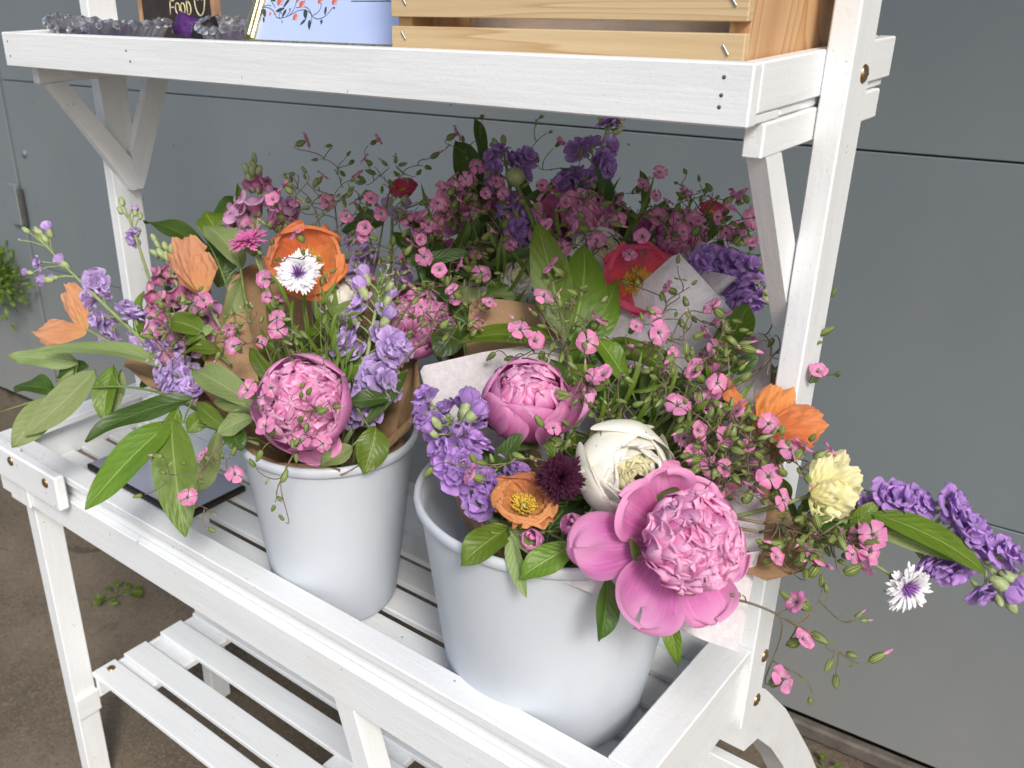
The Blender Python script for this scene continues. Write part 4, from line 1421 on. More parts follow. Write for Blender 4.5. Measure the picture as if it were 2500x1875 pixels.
# ---- leaves
def leaf_mesh(mb, p0, p1, hw, nrm, bend=0.15, fold=0.25, wave=0.12, pf=LEAFP, nu=11, nv=22, mat=0, side=0.0, rnd=None):
    p0, p1, nrm = [np.asarray(q, float) for q in (p0, p1, nrm)]
    d = p1 - p0
    L = np.linalg.norm(d)
    n0 = nrm - d * (nrm @ d) / L ** 2
    n0 /= np.linalg.norm(n0) + 1e-9
    s0 = np.cross(n0, d / L)
    c = bez([p0, p0 + d * 0.33 + n0 * bend * L + s0 * side * L, p0 + d * 0.72 + n0 * bend * L * 0.9 + s0 * side * L, p1], nv)
    c = c + n0 * (RG.uniform(-0.10, 0.04) * L * np.linspace(0, 1, nv) ** 3)[:, None]
    T = np.gradient(c, axis=0)
    T /= np.linalg.norm(T, axis=1)[:, None]
    S = np.cross(np.broadcast_to(n0, T.shape), T)
    S /= np.linalg.norm(S, axis=1)[:, None]
    N = np.cross(T, S)
    u = np.linspace(-1, 1, nu)
    v = np.linspace(0, 1, nv)
    w = hw * np.maximum(prof(v, *pf), 0.03)
    w[-1] = hw * 0.008
    ph = RG.uniform(0, 6.28, 3)
    U, V = np.meshgrid(u, v)
    h = fold * np.abs(U) * w[:, None] + wave * hw * np.sin(V * 9 + ph[0] + np.sign(U) * ph[1]) * np.abs(U) ** 1.5 - 0.18 * fold * hw * U ** 2
    h = h + 0.014 * hw * np.sin((V - 0.24 * np.abs(U)) * 8.5 * 2 * np.pi) * (np.abs(U) > 0.05) * (np.abs(U) < 0.95)
    P = c[:, None] + S[:, None] * (U * w[:, None])[..., None] + N[:, None] * h[..., None]
    r = RG.rand() if rnd is None else rnd
    mb.grid(P, mat, np.stack([U, V, np.full_like(U, r)], -1))


LM = {'g': M_LEAF, 'p': M_LEAFU, 'd': M_LEAFD}


def branch(label, stem, leaves, group='leafy green branches', srad=0.0016, smat=None):
    """stem: 3-D points; leaves: (x0,y0,d0, x1,y1,d1, half width px, (r,u,t) facing, kind[, bend, fold, wave, side])"""
    stem = np.asarray(stem, float)
    t = thing('leafy_branch', label, 'leafy branch', stem[-1], group)
    curve = bez(stem, 18)
    mb = MB()
    mb.tube(curve, np.linspace(srad * 0.55, srad, 18), 6)
    for q in leaves:
        p = at(*q[:3])
        i = np.argmin(np.linalg.norm(curve - p, axis=1))
        if np.linalg.norm(curve[i] - p) > 0.003:
            mb.tube(bez([curve[min(17, i + 1)], (curve[i] + p) / 2 + V3(0, 0, 0.003), p], 6), 0.0009, 5)
    mb.build('stem', smat or M_STEM, t)
    for q in leaves:
        p0, p1 = at(*q[:3]), at(*q[3:6])
        hw = q[6] * (2500 / 2212) * (q[2] + q[5]) / 2 / F_PX
        mb = MB()
        ex = list(q[9:]) + [0.12 + RG.uniform(-0.05, 0.07), 0.22, RG.uniform(0.10, 0.26), RG.uniform(-0.05, 0.05)][len(q[9:]):]
        leaf_mesh(mb, p0, p1, hw, face(*q[7]), ex[0], ex[1], ex[2], side=ex[3])
        mb.build('leaf', LM[q[8]], t)
    return t


# ---- tiny pink sprays
def tiny_flower(seed, cone):
    """cone 0: flat open, 1: half closed"""
    global RG
    keep, RG = RG, np.random.RandomState(seed)
    mb = MB()
    for k in range(5):
        e = 0.15 + cone * 0.9 + RG.uniform(-0.12, 0.12)
        s = 0.0096 * RG.uniform(0.9, 1.08)
        P = [(0.0012, 0.0), (s * 0.35 * math.cos(e * 0.4), 0.002 + s * 0.35 * math.sin(e)), (s * 0.8 * math.cos(e), s * 0.7 * math.sin(e) + 0.001), (s * 1.05 * math.cos(e * 0.8), s * math.sin(e * 0.6) - 0.0015)]
        petal(mb, I34, k * 1.2566 + RG.uniform(-0.12, 0.12), P, 0.0046 * RG.uniform(0.88, 1.1), (0.95, 5, 0.48), 40, 0.05, 1.2, 0.17, 0.03, 0.01, 9, 9, 0, w0=0.2)
    mb.lathe([(0.0011, 0.0006), (0.0008, 0.0014), (0.0001, 0.0016)], I34, 8, 1)
    for k in range(6):
        d = V3(math.cos(k * 1.05), math.sin(k * 1.05), 2.2)
        mb.tube([V3(0, 0, 0.0005), d * 0.0019], 0.00022, 4, 1)
    s = 0.0122
    mb.lathe([(0.0007, -s * 1.03), (0.0024, -s * 0.95), (0.0036, -s * 0.68), (0.0034, -s * 0.42), (0.0020, -s * 0.16), (0.0017, 0.0004)], I34, 20, 2, lambda a: 1 + 0.13 * np.cos(5 * a), RG.rand())
    me = mb.mesh('tiny_flower', [M_TINY, M_DEEP, M_CALYX])
    RG = keep
    return me


def tiny_bud(seed, pink):
    rs = np.random.RandomState(seed)
    mb = MB()
    s = rs.uniform(0.0095, 0.0125)
    w = rs.uniform(0.0022, 0.0030)
    mb.lathe([(0.0005, -s * 0.50), (w * 0.75, -s * 0.42), (w, -s * 0.15), (w * 0.92, s * 0.12), (w * 0.5, s * 0.40), (w * 0.34, s * 0.5), (0.0001, s * 0.52)], I34, 20, 1, lambda a: 1 + 0.14 * np.cos(5 * a), rs.rand())
    if pink:
        mb.lathe([(w * 0.40, s * 0.44), (w * 0.50, s * 0.62), (w * 0.30, s * 0.82), (0.0001, s * 0.95)], I34, 8, 0, lambda a: 1 + 0.15 * np.cos(3 * a))
    return mb.mesh('tiny_bud', [M_TINY, M_CALYX])


TF = [tiny_flower(100 + k, c) for k, c in enumerate((0.0, 0.12, 0.25, 0.45, 0.05, 0.8))]
TB = [tiny_bud(120 + k, False) for k in range(4)]
TP = [tiny_bud(130 + k, True) for k in range(3)]


def spray(label, bk, root, heads, extra=None, group='airy sprays of tiny pink flowers', anchor=True):
    """root: (x, y, depth) where the spray leaves the bouquet; heads: 'x,y,d,kind' separated by spaces,
    kind F flower facing us, S flower seen from the side, B bud, P bud with a pink tip;
    extra: (n, x, y, rx, ry, d0, d1, share of flowers) scattered at random over an ellipse"""
    r0 = at(*root)
    t = thing('pink_flower_spray', label, 'flower spray', r0, group)
    H = []
    for s in heads.split():
        a = s.split(',')
        H.append((at(float(a[0]), float(a[1]), float(a[2])), a[3]))
    if extra:
        n, x, y, rx, ry, d0, d1, fs = extra
        for k in range(n):
            a, q = RG.uniform(0, 6.28), math.sqrt(RG.rand())
            kind = 'F' if RG.rand() < fs else ('P' if RG.rand() < 0.25 else 'B')
            if kind == 'F' and RG.rand() < 0.5:
                kind = 'S'
            H.append((at(x + rx * q * math.cos(a), y + ry * q * math.sin(a), RG.uniform(d0, d1)), kind))
    H.sort(key=lambda h: np.linalg.norm(h[0] - r0))
    mb = MB()
    a, rim, rr = BUCKETS[bk]
    cen = np.mean([h[0] for h in H], 0)
    main = bez([r0, r0 + (cen - r0) * 0.4 + V3(0, 0, 0.008), r0 + (cen - r0) * 0.75], 8)
    mb.tube(main, np.linspace(0.0011, 0.0008, 8), 5)
    if anchor:
        d = r0 - rim
        q = rim + d * min(1, rr * 0.7 / (np.linalg.norm(d) + 1e-9))
        mb.tube(bez([r0, r0 * 0.5 + q * 0.5 - (cen - r0) * 0.2, q, a], 10), 0.0012, 5)
    nodes = [p for p in main[2:]]
    for p, kind in H:
        if kind == 'F':
            ax = face(RG.uniform(-0.55, 0.55), RG.uniform(-0.2, 0.7), 0.85)
        elif kind == 'S':
            ax = face(RG.choice([-1, 1]) * RG.uniform(0.3, 0.9), RG.uniform(0.2, 0.9), RG.uniform(-0.1, 0.35))
        else:
            o = p - cen
            o = o / (np.linalg.norm(o) + 1e-9)
            ax = o * 0.8 + V3(0, 0, RG.uniform(-0.7, 0.9)) + RG.normal(size=3) * 0.25
        ax = ax / np.linalg.norm(ax)
        back = 0.0125 if kind in 'FS' else 0.006
        b = p - ax * back
        dist = [np.linalg.norm(b - n) + 0.35 * np.linalg.norm(n - r0) for n in nodes]
        n = nodes[int(np.argmin(dist))]
        L = np.linalg.norm(b - n)
        cv = bez([n, n + (cen - r0) / (np.linalg.norm(cen - r0) + 1e-9) * L * 0.3 + RG.normal(size=3) * L * 0.06, b - ax * min(L * 0.34, 0.022), b], 10)
        mb.tube(cv, np.linspace(0.00058, 0.00040, 10), 5)
        if L > 0.02:
            nodes.append(cv[5])
            nodes.append(cv[7])
            if RG.rand() < 0.5:
                for sgn in (-1, 1):
                    leaf_mesh(mb, cv[5], cv[5] + (cv[6] - cv[4]) * 0.25 + RG.normal(size=3) * 0.004, 0.0009, RG.normal(size=3), nu=3, nv=5, mat=1)
        s = RG.uniform(0.64, 1.04)
        R = basis(ax, RG.uniform(0, 6))
        if kind in 'FS':
            put('flower', TF[RG.randint(6)] if kind == 'F' else TF[[0, 2, 3, 5][RG.randint(4)]], t, p, R, s)
        else:
            put('bud', (TP[RG.randint(3)] if kind == 'P' else TB[RG.randint(4)]), t, p, R, s * RG.uniform(0.8, 1.1))
    mb.build('stem', [M_TWIG, M_STEM], t)
    return t

# ------------------------------------------------------------------ paper wraps
def mat_paper(name, base, mott, amt, rough=0.75, trans=0.25, sc=150.0):
    m, nt, out = new_mat(name)
    pos = objco(nt)
    n = noise(nt, pos, sc, 4, 0.7)
    n2 = noise(nt, pos, sc * 2.6, 3, 0.7)
    f = math_(nt, 'MULTIPLY', ramp(nt, math_(nt, 'ADD', math_(nt, 'MULTIPLY', n, 0.6), math_(nt, 'MULTIPLY', n2, 0.4)), [(0.40, 1.0), (0.62, 0.0)]), amt)
    c = mixc(nt, f, base, mott)
    wr = noise(nt, pos, 34.0, 3, 0.5, 0.8)
    princ(nt, out, c, rough, math_(nt, 'ADD', wr, math_(nt, 'MULTIPLY', n2, 0.1)), 0.75, 0.005, trans)
    return m


M_KRAFT = mat_paper('kraft_paper', (0.40, 0.255, 0.135), (0.30, 0.18, 0.085), 0.5, trans=0.12, sc=240)
M_TISSUE = mat_paper('white_tissue', (0.86, 0.83, 0.84), (0.60, 0.56, 0.59), 0.55, trans=0.35, sc=170)


def sheet(mb, rows, nu=40, nv=16, wob=0.0016, mat=0):
    """loft through rows of points (each row an open polyline), rows from bottom to top"""
    G = []
    for r in rows:
        r = np.asarray(r, float)
        s = np.concatenate([[0], np.cumsum(np.linalg.norm(np.diff(r, axis=0), axis=1))])
        q = np.linspace(0, s[-1], nu)
        G.append(np.stack([np.interp(q, s, r[:, k]) for k in range(3)], -1))
    G = np.array(G)
    v = np.linspace(0, len(G) - 1, nv)
    i = np.minimum(v.astype(int), len(G) - 2)
    f = (v - i)[:, None, None]
    P = G[i] * (1 - f) + G[i + 1] * f
    U, V = np.meshgrid(np.linspace(0, 1, nu), np.linspace(0, 1, nv))
    ph = RG.uniform(0, 6, 4)
    w = wob * (np.sin(U * 23 + V * 6 + ph[0]) + 0.6 * np.sin(U * 41 - V * 9 + ph[1]) + 0.7 * np.sin(V * 17 + U * 9 + ph[2]))
    du = np.gradient(P, axis=1)
    dv = np.gradient(P, axis=0)
    N = np.cross(du, dv)
    N /= np.linalg.norm(N, axis=2, keepdims=True) + 1e-12
    P = P + N * w[..., None]
    mb.grid(P, mat, np.stack([U, V, U * 0], -1))


def ring(c, r, z, angs, k=(1, 1)):
    return [V3(c[0] + k[0] * r * math.cos(math.radians(a)), c[1] + k[1] * r * math.sin(math.radians(a)), z) for a in angs]


def wrap(label, bk, top, tissue, zmid=-0.35, rm=None, group='paper bouquet wraps', extra=()):
    a, rim, rr = BUCKETS[bk]
    t = thing('paper_wrap', label, 'wrapping paper', a, group)
    for kind, pts in (('kraft_sheet', top), ('tissue_sheet', tissue)):
        if not pts:
            continue
        T = [at(*p) for p in pts]
        k = 1.0 if kind == 'kraft_sheet' else 0.93
        mid, bot = [], []
        for p in T:
            d = p - rim
            d = V3(d[0], d[1], 0)
            L = np.linalg.norm(d) + 1e-9
            d = d / L
            mid.append(V3(rim[0], rim[1], zmid) + d * min(rr * k, L * 0.9))
            bot.append(a + d * 0.028 * k + V3(0, 0, 0.004))
        mb = MB()
        sheet(mb, [bot, mid, T], 90, 30, 0.0019)
        mb.build(kind, M_KRAFT if kind == 'kraft_sheet' else M_TISSUE, t)
    for kind, corners in extra:
        c = [at(*p) for p in corners]
        mb = MB()
        n = 20
        U, V = np.meshgrid(np.linspace(0, 1, n), np.linspace(0, 1, n))
        P = ((1 - U) * (1 - V))[..., None] * c[0] + (U * (1 - V))[..., None] * c[1] + (U * V)[..., None] * c[2] + ((1 - U) * V)[..., None] * c[3]
        nn = np.cross(c[1] - c[0], c[3] - c[0])
        nn /= np.linalg.norm(nn)
        if nn @ FW > 0:
            nn = -nn
        L = np.linalg.norm(c[2] - c[0])
        P = P + nn * (0.07 * L * np.sin(np.pi * U) * (0.4 + 0.6 * V) + 0.008 * L * np.sin(9 * U + 5 * V))[..., None]
        mb.grid(P, 0, np.stack([U, V, 0 * U], -1))
        mb.build(kind, M_KRAFT if kind == 'kraft_sheet' else M_TISSUE, t)
    return t


wrap('brown paper and white tissue wrap spreading out of the wide bucket', 'w',
     [(1085, 1222, .715), (1035, 1135, .730), (960, 1030, .755), (918, 950, .80), (985, 800, .88), (1250, 742, .93), (1480, 690, .90), (1600, 700, .845), (1680, 800, .765), (1690, 1060, .705), (1748, 1222, .66), (1655, 1250, .655)],
     [(1092, 1195, .715), (1048, 1130, .735), (972, 1010, .77), (908, 790, .845), (1040, 762, .865), (1196, 738, .885), (1300, 722, .895), (1345, 655, .90), (1465, 545, .875), (1578, 668, .84), (1612, 718, .815), (1668, 716, .785), (1665, 860, .745), (1660, 1060, .71), (1640, 1230, .675)],
     zmid=-0.352, extra=[('tissue_sheet', [(1180, 1242, .685), (1640, 1190, .672), (1597, 1408, .668), (1440, 1345, .678)])])
wrap('brown paper wrap opening out of the narrow bucket with one edge over its rim', 'n',
     [(735, 1020, .842), (800, 985, .855), (905, 890, .90), (912, 840, .94), (900, 690, 1.02), (760, 560, 1.09), (560, 560, 1.10), (505, 590, 1.05), (470, 700, 1.02), (430, 830, .98), (520, 960, .90), (600, 1002, .862), (735, 1021, .841)], None, zmid=-0.372,
     extra=[('kraft_sheet', [(440, 800, .985), (560, 830, .97), (520, 590, 1.04), (484, 650, 1.03)])])
wrap('brown paper wrap leaning out leftward past the narrow bucket', 'l',
     [(440, 905, .95), (380, 862, 1.0), (268, 795, 1.09), (300, 700, 1.14), (420, 640, 1.13), (520, 720, 1.06), (500, 860, .97)], None, zmid=-0.372, rm=0.05)
wrap('brown paper wrap with a white tissue corner, shaded under the shelf at the back', 'b',
     [(1005, 760, .935), (1015, 645, .945), (1190, 668, .925), (1330, 640, .90), (1520, 610, .885), (1560, 540, .96), (1400, 510, 1.02), (1150, 500, 1.07), (940, 520, 1.07), (900, 600, 1.02), (960, 690, .96)],
     [(1000, 600, 1.0), (1040, 585, .99), (1075, 620, .97), (1480, 575, .905), (1592, 600, .862), (1560, 540, .93), (1400, 470, .99)], zmid=-0.40,
     extra=[('kraft_sheet', [(1005, 770, .918), (1200, 745, .900), (1190, 664, .918), (1015, 645, .935)])])

# ------------------------------------------------------------------ the blooms
G = [(178, .074, .0235, .05), (140, .052, .0235, -.25), (98, .052, .022, -.25), (52, .046, .020, .0), (12, .046, .020, .1), (345, .056, .022, .2), (292, .064, .0215, .1), (236, .064, .0285, .0)]
peony('fully open pink peony with wide spread petals over the front of the wide bucket', at(1487, 1170, .628), face(.12, .12, .98), .0322, 'w', G, 0, 130)
peony('half closed pink peony standing in front of the white tissue in the wide bucket', at(1135, 872, .765), face(-.05, .48, .87), .0320, 'w', [(0, .05, .022, -.75)], 8, 42, .9)
peony('round ruffled pink peony drooping over the front rim of the narrow bucket', at(655, 872, .835), face(-.12, .08, .97), .0368, 'n', [(285, .052, .022, .15), (215, .045, .026, -.1)], 5, 120)
peony('pink peony right of the lilac stock at the right edge of the narrow bucket', at(900, 695, .965), face(.15, .25, .94), .0315, 'n', [], 6, 60)
peony('large dim pink peony in shade below the tallest violet stock', at(1265, 470, .985), face(.0, .45, .9), .027, 'b', [(200, .060, .028, -.2), (250, .055, .028, .0), (20, .05, .028, .1), (120, .05, .026, -.3), (160, .055, .028, -.4), (60, .05, .026, -.3)], 2, 40)
peony('pale pink peony behind the airy sprays beside the slanted right brace', at(1462, 512, .965), face(.2, .35, .9), .026, 'b', [(300, .045, .026, .1), (20, .045, .024, 0), (150, .045, .026, 0)], 3, 36)
peony('dusky mauve peony in the deepest shade behind the back bouquet', at(1020, 445, 1.06), face(-.2, .45, .85), .024, 'b', [(200, .05, .028, .1), (150, .05, .028, -.3), (80, .05, .026, -.4), (20, .05, .026, 0)], 2, 26)
peony('small pink peony bud right below the small orange poppy', at(1148, 1168, .685), face(-.3, .2, .9), .0080, 'w', [], 6, 4, .9)
peony('small dull pink bud lying just left of the wide open peony', at(1240, 1135, .69), face(-.6, .5, .6), .0085, 'w', [], 5, 4, .9)

ranunculus('large cream ranunculus behind the wide open peony', at(1348, 1015, .705), face(.24, -.14, .96), .0345, 'w', n=36)
loose_poppy('pale lemon rose seen from the side at the right end, under the orange poppy', [(1752, 1070, .675, 1822, 978, .672, 40, (-.2, .3, .9), .12), (1750, 1068, .672, 1858, 1022, .660, 46, (.1, .2, .95), .15), (1750, 1070, .668, 1850, 1085, .655, 44, (.1, -.1, .95), .16), (1750, 1072, .665, 1806, 1118, .660, 36, (.0, -.2, .95), .12), (1752, 1066, .664, 1788, 985, .664, 26, (-.3, .2, .9), .10), (1752, 1070, .660, 1812, 1062, .650, 30, (-.1, .1, .95), .10), (1752, 1068, .68, 1860, 1055, .672, 40, (.3, .1, .95), .1)], 'w', M_LEMON, 'rose', None)
ranunculus('white ranunculus half hidden below the orange poppy in the narrow bucket', at(728, 652, 1.0), face(-.55, .45, .7), .026, 'n', M_CREAM, M_CREAM, 20)
ranunculus('cream ranunculus in shade left of the upright pair of leaves', at(1140, 605, .975), face(-.5, .3, .8), .027, 'b')
ranunculus('dim white ranunculus in shade right of the upright pair of leaves', at(1290, 560, .955), face(.2, .45, .85), .031, 'b')

poppy('bright orange poppy behind the white cornflower', at(662, 572, .985), face(.05, .12, .99), .0370, 'n', M_ORANGE, .62, 5, None, .026)
loose_poppy('peach orange poppy seen from the side, right of the green snapdragon tip', [(440, 632, 1.02, 402, 518, 1.045, 44, (-.4, .15, .9), .2), (440, 634, 1.03, 380, 545, 1.055, 36, (-.5, .2, .8), .12), (441, 634, 1.012, 432, 548, 1.03, 38, (.15, .1, .95), .18)], 'l', M_PEACH)
loose_poppy('peach orange poppy with two open petals at the far left', [(188, 712, 1.10, 148, 618, 1.11, 34, (-.3, .1, .95), .10), (188, 716, 1.095, 80, 722, 1.09, 36, (-.1, .35, .9), .12)], 'l', M_PEACH)
poppy('small faded orange poppy with a yellow heart beside the burgundy cornflower', at(1130, 1096, .702), face(.02, .70, .72), .0215, 'w', M_RUST, .68, 6, None, .15)
loose_poppy('soft orange poppy seen from behind at the right edge of the wide bucket', [(1646, 940, .715, 1692, 838, .725, 46, (-.2, .1, .95), .14), (1648, 940, .708, 1778, 905, .70, 50, (.1, .3, .9), .18), (1644, 938, .72, 1556, 818, .735, 24, (.5, .1, .85), .08), (1650, 944, .705, 1752, 968, .695, 32, (.1, .5, .8), .2)], 'w', M_ORANGE)
poppy('coral red poppy with a golden heart behind the folded tissue corner', at(1375, 612, .895), face(.0, .2, .97), .032, 'b', M_CORAL, .7, 5, None, .03)
poppy('dim orange poppy deep in shade at the left of the back bouquet', at(872, 420, 1.09), face(-.1, .7, .7), .016, 'b', M_CORAL, .35, 5, None, .03)
poppy('small orange red poppy among the sprays next to the pale pink peony', at(1535, 468, .98), face(.1, .6, .7), .014, 'b', M_CORAL, .35, 5, None, .03)

cornflower('white cornflower with a purple heart in front of the orange poppy', at(645, 592, .92), face(.05, .12, .98), .0255, 'n', M_WHITE, M_PURP, 15)
cornflower('magenta pink cornflower left of the bright orange poppy', at(540, 528, 1.0), face(-.25, .75, .6), .025, 'n', M_CPINK, M_CPINK)
cornflower('dark burgundy cornflower left of the cream ranunculus', at(1210, 1032, .685), face(-.05, .1, .99), .0205, 'w', M_BURG, M_BURG, 16, dense=True)
cornflower('white cornflower hanging at the far right below the long leaf', at(1952, 1262, .655), face(.25, -.35, .85), .0215, 'w', M_WHITE, M_PURP, 13)

D = 1.10
stock('pale lilac stock leaning out at the far left with green buds at its tip', [at(75, 505, D), at(180, 620, D), at(260, 690, D - .02), at(345, 770, 1.05)],
      [(82, 568, D, .62), (207, 610, D - .01, 1.1), (195, 640, D), (222, 632, D - .01, .8), (212, 690, D - .01, 1.05), (240, 715, D, .9), (238, 690, D, .85), (225, 738, D, .6), (290, 680, D - .03, 1.1), (275, 665, D - .02, .9), (320, 690, D - .03, 1.0), (300, 735, D - .03, 1.05), (340, 720, D - .03, .9)],
      [(45, 520, D, 1.2), (60, 500, D, 1.0), (72, 497, D, 1.1), (82, 502, D, 1.0), (90, 507, D, .9), (110, 508, D, 2.1), (100, 520, D, 1.0), (68, 590, D, 2.0), (110, 605, D, 2.35), (122, 600, D, 2.0), (145, 576, D, 2.2)], 'lilac', 'l')
stock('lilac stock with most blooms low beside the peach poppy, its thin tip against the post', [at(268, 445, 1.13), at(300, 520, 1.12), at(345, 680, 1.08), at(395, 850, 1.0)],
      [(290, 500, 1.12, .6), (288, 515, 1.12, .75), (350, 775, 1.03, 1.15), (330, 765, 1.03, .9), (375, 745, 1.03), (352, 800, 1.02, 1.1), (385, 795, 1.01, 1.1), (362, 825, 1.01, 1.0), (395, 830, 1.0, 1.0), (375, 845, 1.0, .8), (408, 808, 1.0, 1.0), (330, 725, 1.05, 1.0), (400, 850, .99, .8), (415, 835, .99, .8)],
      [(264, 440, 1.13, 1.0), (262, 458, 1.13, 1.0), (285, 452, 1.13, 1.1), (292, 462, 1.13, 2.0), (303, 470, 1.13, .9), (300, 502, 1.12, 1.0)], 'lilac', 'l')
stock('lilac stock standing between two peonies with a pale green crown of buds', [at(830, 590, .945), at(815, 660, .945), at(792, 740, .94), at(780, 880, .93)],
      [(780, 655, .945, .9), (765, 675, .95, .95), (832, 665, .94, .65), (740, 745, .94, 1.1), (755, 725, .945), (770, 760, .94, .95), (850, 740, .92, 1.05), (842, 765, .915, 1.0), (868, 755, .92, .9), (815, 790, .925, .9), (830, 820, .91, 1.1), (800, 812, .915, 1.0), (845, 838, .91, .9), (785, 875, .91, 1.0), (800, 895, .905, .9), (770, 850, .92, .9), (760, 900, .92, .9), (820, 720, .935, .8)],
      [(822, 585, .94, 1.2), (838, 580, .94, 1.3), (848, 592, .94, 1.2), (835, 600, .93, 1.3), (820, 605, .93, 1.2), (845, 608, .935, 1.2), (828, 618, .93, 1.2), (852, 620, .935, 1.1), (838, 625, .93, 1.0), (795, 610, .945, 2.2), (790, 640, .94, 2.4), (835, 655, .935, 2.3), (828, 700, .93, 2.5), (770, 700, .94, 2.2)], 'lilac', 'n')
stock('violet stock facing us at the left edge of the wide bucket', [at(975, 900, .725), at(985, 960, .745), at(1010, 1040, .745), at(1060, 1120, .73)],
      [(918, 855, .765, .9), (910, 890, .76, .8), (940, 925, .745, .9), (1000, 875, .76, .9), (1025, 885, .76, .95), (1020, 915, .75, .95), (960, 885, .765, .8), (925, 910, .755, .85), (950, 970, .74, 1.0), (985, 965, .735, .95), (1015, 950, .74, 1.0), (1040, 960, .75, .85), (960, 1000, .735, 1.0), (1000, 1000, .73, 1.0), (985, 1030, .735, .95), (1035, 1035, .735, 1.0), (1065, 1045, .74, 1.0), (1050, 1075, .73, 1.0), (1085, 1070, .735, 1.0), (1020, 1065, .735, .9), (1105, 1030, .75, .9), (1095, 1000, .755, .9), (1035, 1090, .725, .85), (1125, 1020, .75, .8)],
      [(955, 905, .725, 1.1), (968, 898, .722, 1.1), (980, 905, .722, 1.2), (990, 915, .722, 1.1), (965, 918, .72, 1.1), (978, 922, .72, 1.1), (948, 920, .724, 1.0), (1000, 930, .725, 2.2), (940, 940, .73, 2.2), (1012, 905, .728, 2.3), (985, 938, .722, 2.1), (1005, 898, .735, 2.6)], 'violet', 'w', .92)
stock('violet stock stretching far out to the right past the white cornflower', [at(2205, 1280, .65), at(2140, 1215, .655), at(2010, 1150, .665), at(1850, 1130, .69)],
      [(1920, 1070, .67, .85), (1945, 1080, .665, 1.0), (1975, 1085, .665, .9), (1995, 1090, .665, .7), (2055, 1085, .66, 1.0), (2075, 1120, .655, 1.05), (2100, 1140, .655, 1.0), (2090, 1165, .655, .9), (2050, 1100, .66, .8), (2125, 1170, .655, .8), (2030, 1220, .66, 1.0), (2060, 1235, .66, .9), (2005, 1215, .665, .8), (2090, 1205, .66, .8), (2165, 1195, .65, .9), (2185, 1200, .65, .8), (2120, 1280, .655, .85), (1880, 1090, .68, .7)],
      [(2195, 1250, .65, 2.4), (2170, 1240, .65, 2.3), (2205, 1270, .65, 1.2), (2190, 1285, .65, 1.1), (2170, 1270, .65, 1.2), (2205, 1295, .648, 1.1), (2150, 1255, .65, 2.3), (2210, 1245, .648, 2.3), (2155, 1290, .65, 1.0), (2180, 1300, .65, 1.0)], 'violet', 'w', .95)
stock('tallest violet stock, its tip tucked up under the shelf', [at(1322, 255, 1.02), at(1300, 310, 1.02), at(1270, 400, 1.0), at(1235, 560, .97)],
      [(1310, 265, 1.02, .8), (1328, 262, 1.02, .7), (1258, 318, 1.02, 1.0), (1245, 325, 1.02, .9), (1275, 312, 1.02, .9), (1320, 315, 1.02, .75), (1300, 345, 1.01, 1.0), (1295, 372, 1.01, 1.0), (1312, 360, 1.01, .85), (1235, 380, 1.01, 1.0), (1215, 390, 1.01, 1.0), (1260, 390, 1.0, 1.0), (1300, 390, 1.0, .9), (1225, 410, 1.0, .9)],
      [(1308, 280, 1.02, 1.1), (1338, 270, 1.02, 1.0), (1330, 285, 1.02, 1.0), (1300, 260, 1.02, 1.0), (1340, 258, 1.02, 2.0), (1320, 280, 1.02, 1.1)], 'violet', 'b')
stock('very dark violet stock in shade behind the nodding green bud', [at(1085, 318, 1.03), at(1100, 380, 1.02), at(1112, 470, 1.0), at(1118, 620, .97)],
      [(1062, 340, 1.03, .9), (1080, 325, 1.03, .8), (1105, 345, 1.03, .9), (1125, 350, 1.02, .95), (1140, 340, 1.02, .8), (1065, 370, 1.02, .9), (1130, 375, 1.02, .9), (1070, 400, 1.02, .8), (1100, 440, 1.0, 1.0), (1125, 450, 1.0, .9), (1095, 480, 1.0, 1.0), (1118, 500, .99, 1.0), (1100, 525, .99, 1.0), (1125, 540, .98, .9), (1130, 470, 1.0, .8)],
      [(1072, 312, 1.03, 1.0), (1088, 308, 1.03, 1.0), (1098, 318, 1.03, 1.1), (1075, 325, 1.03, 2.1)], 'violet', 'b')
stock('violet stock pressing against the right brace below the sprays', [at(1640, 610, .86), at(1600, 595, .875), at(1555, 580, .90), at(1480, 600, .92)],
      [(1520, 565, .89, 1.0), (1545, 555, .89, 1.0), (1560, 580, .885, 1.0), (1585, 565, .88, 1.0), (1600, 590, .875, 1.0), (1622, 575, .87, .9), (1580, 615, .875, 1.0), (1605, 630, .87, 1.0), (1625, 615, .865, .9), (1630, 645, .865, .9), (1600, 650, .87, .9), (1620, 658, .865, .8), (1535, 590, .89, .9)],
      [(1640, 590, .86, 1.1), (1648, 605, .86, 1.1), (1640, 622, .86, 1.1), (1650, 628, .86, 1.0), (1645, 580, .86, 1.0), (1652, 645, .86, 1.0)], 'violet', 'b')
stock('lilac stock half hidden behind the narrow bucket peony and its tall buds', [at(845, 425, 1.05), at(850, 480, 1.05), at(845, 560, 1.03), at(835, 650, 1.0)],
      [(790, 545, 1.03, 1.0), (805, 560, 1.03, 1.0), (880, 470, 1.04, .7), (860, 462, 1.04, .8), (775, 560, 1.03, .8), (870, 600, 1.01, .9), (885, 625, 1.0, .9), (760, 520, 1.04, .8), (765, 585, 1.02, .8), (900, 500, 1.04, .7)],
      [(835, 420, 1.05, 1.1), (850, 418, 1.05, 1.1), (862, 425, 1.05, 1.1), (842, 435, 1.05, 1.1), (870, 435, 1.05, 1.0), (838, 455, 1.05, 2.1), (868, 455, 1.05, 2.2)], 'lilac', 'n')

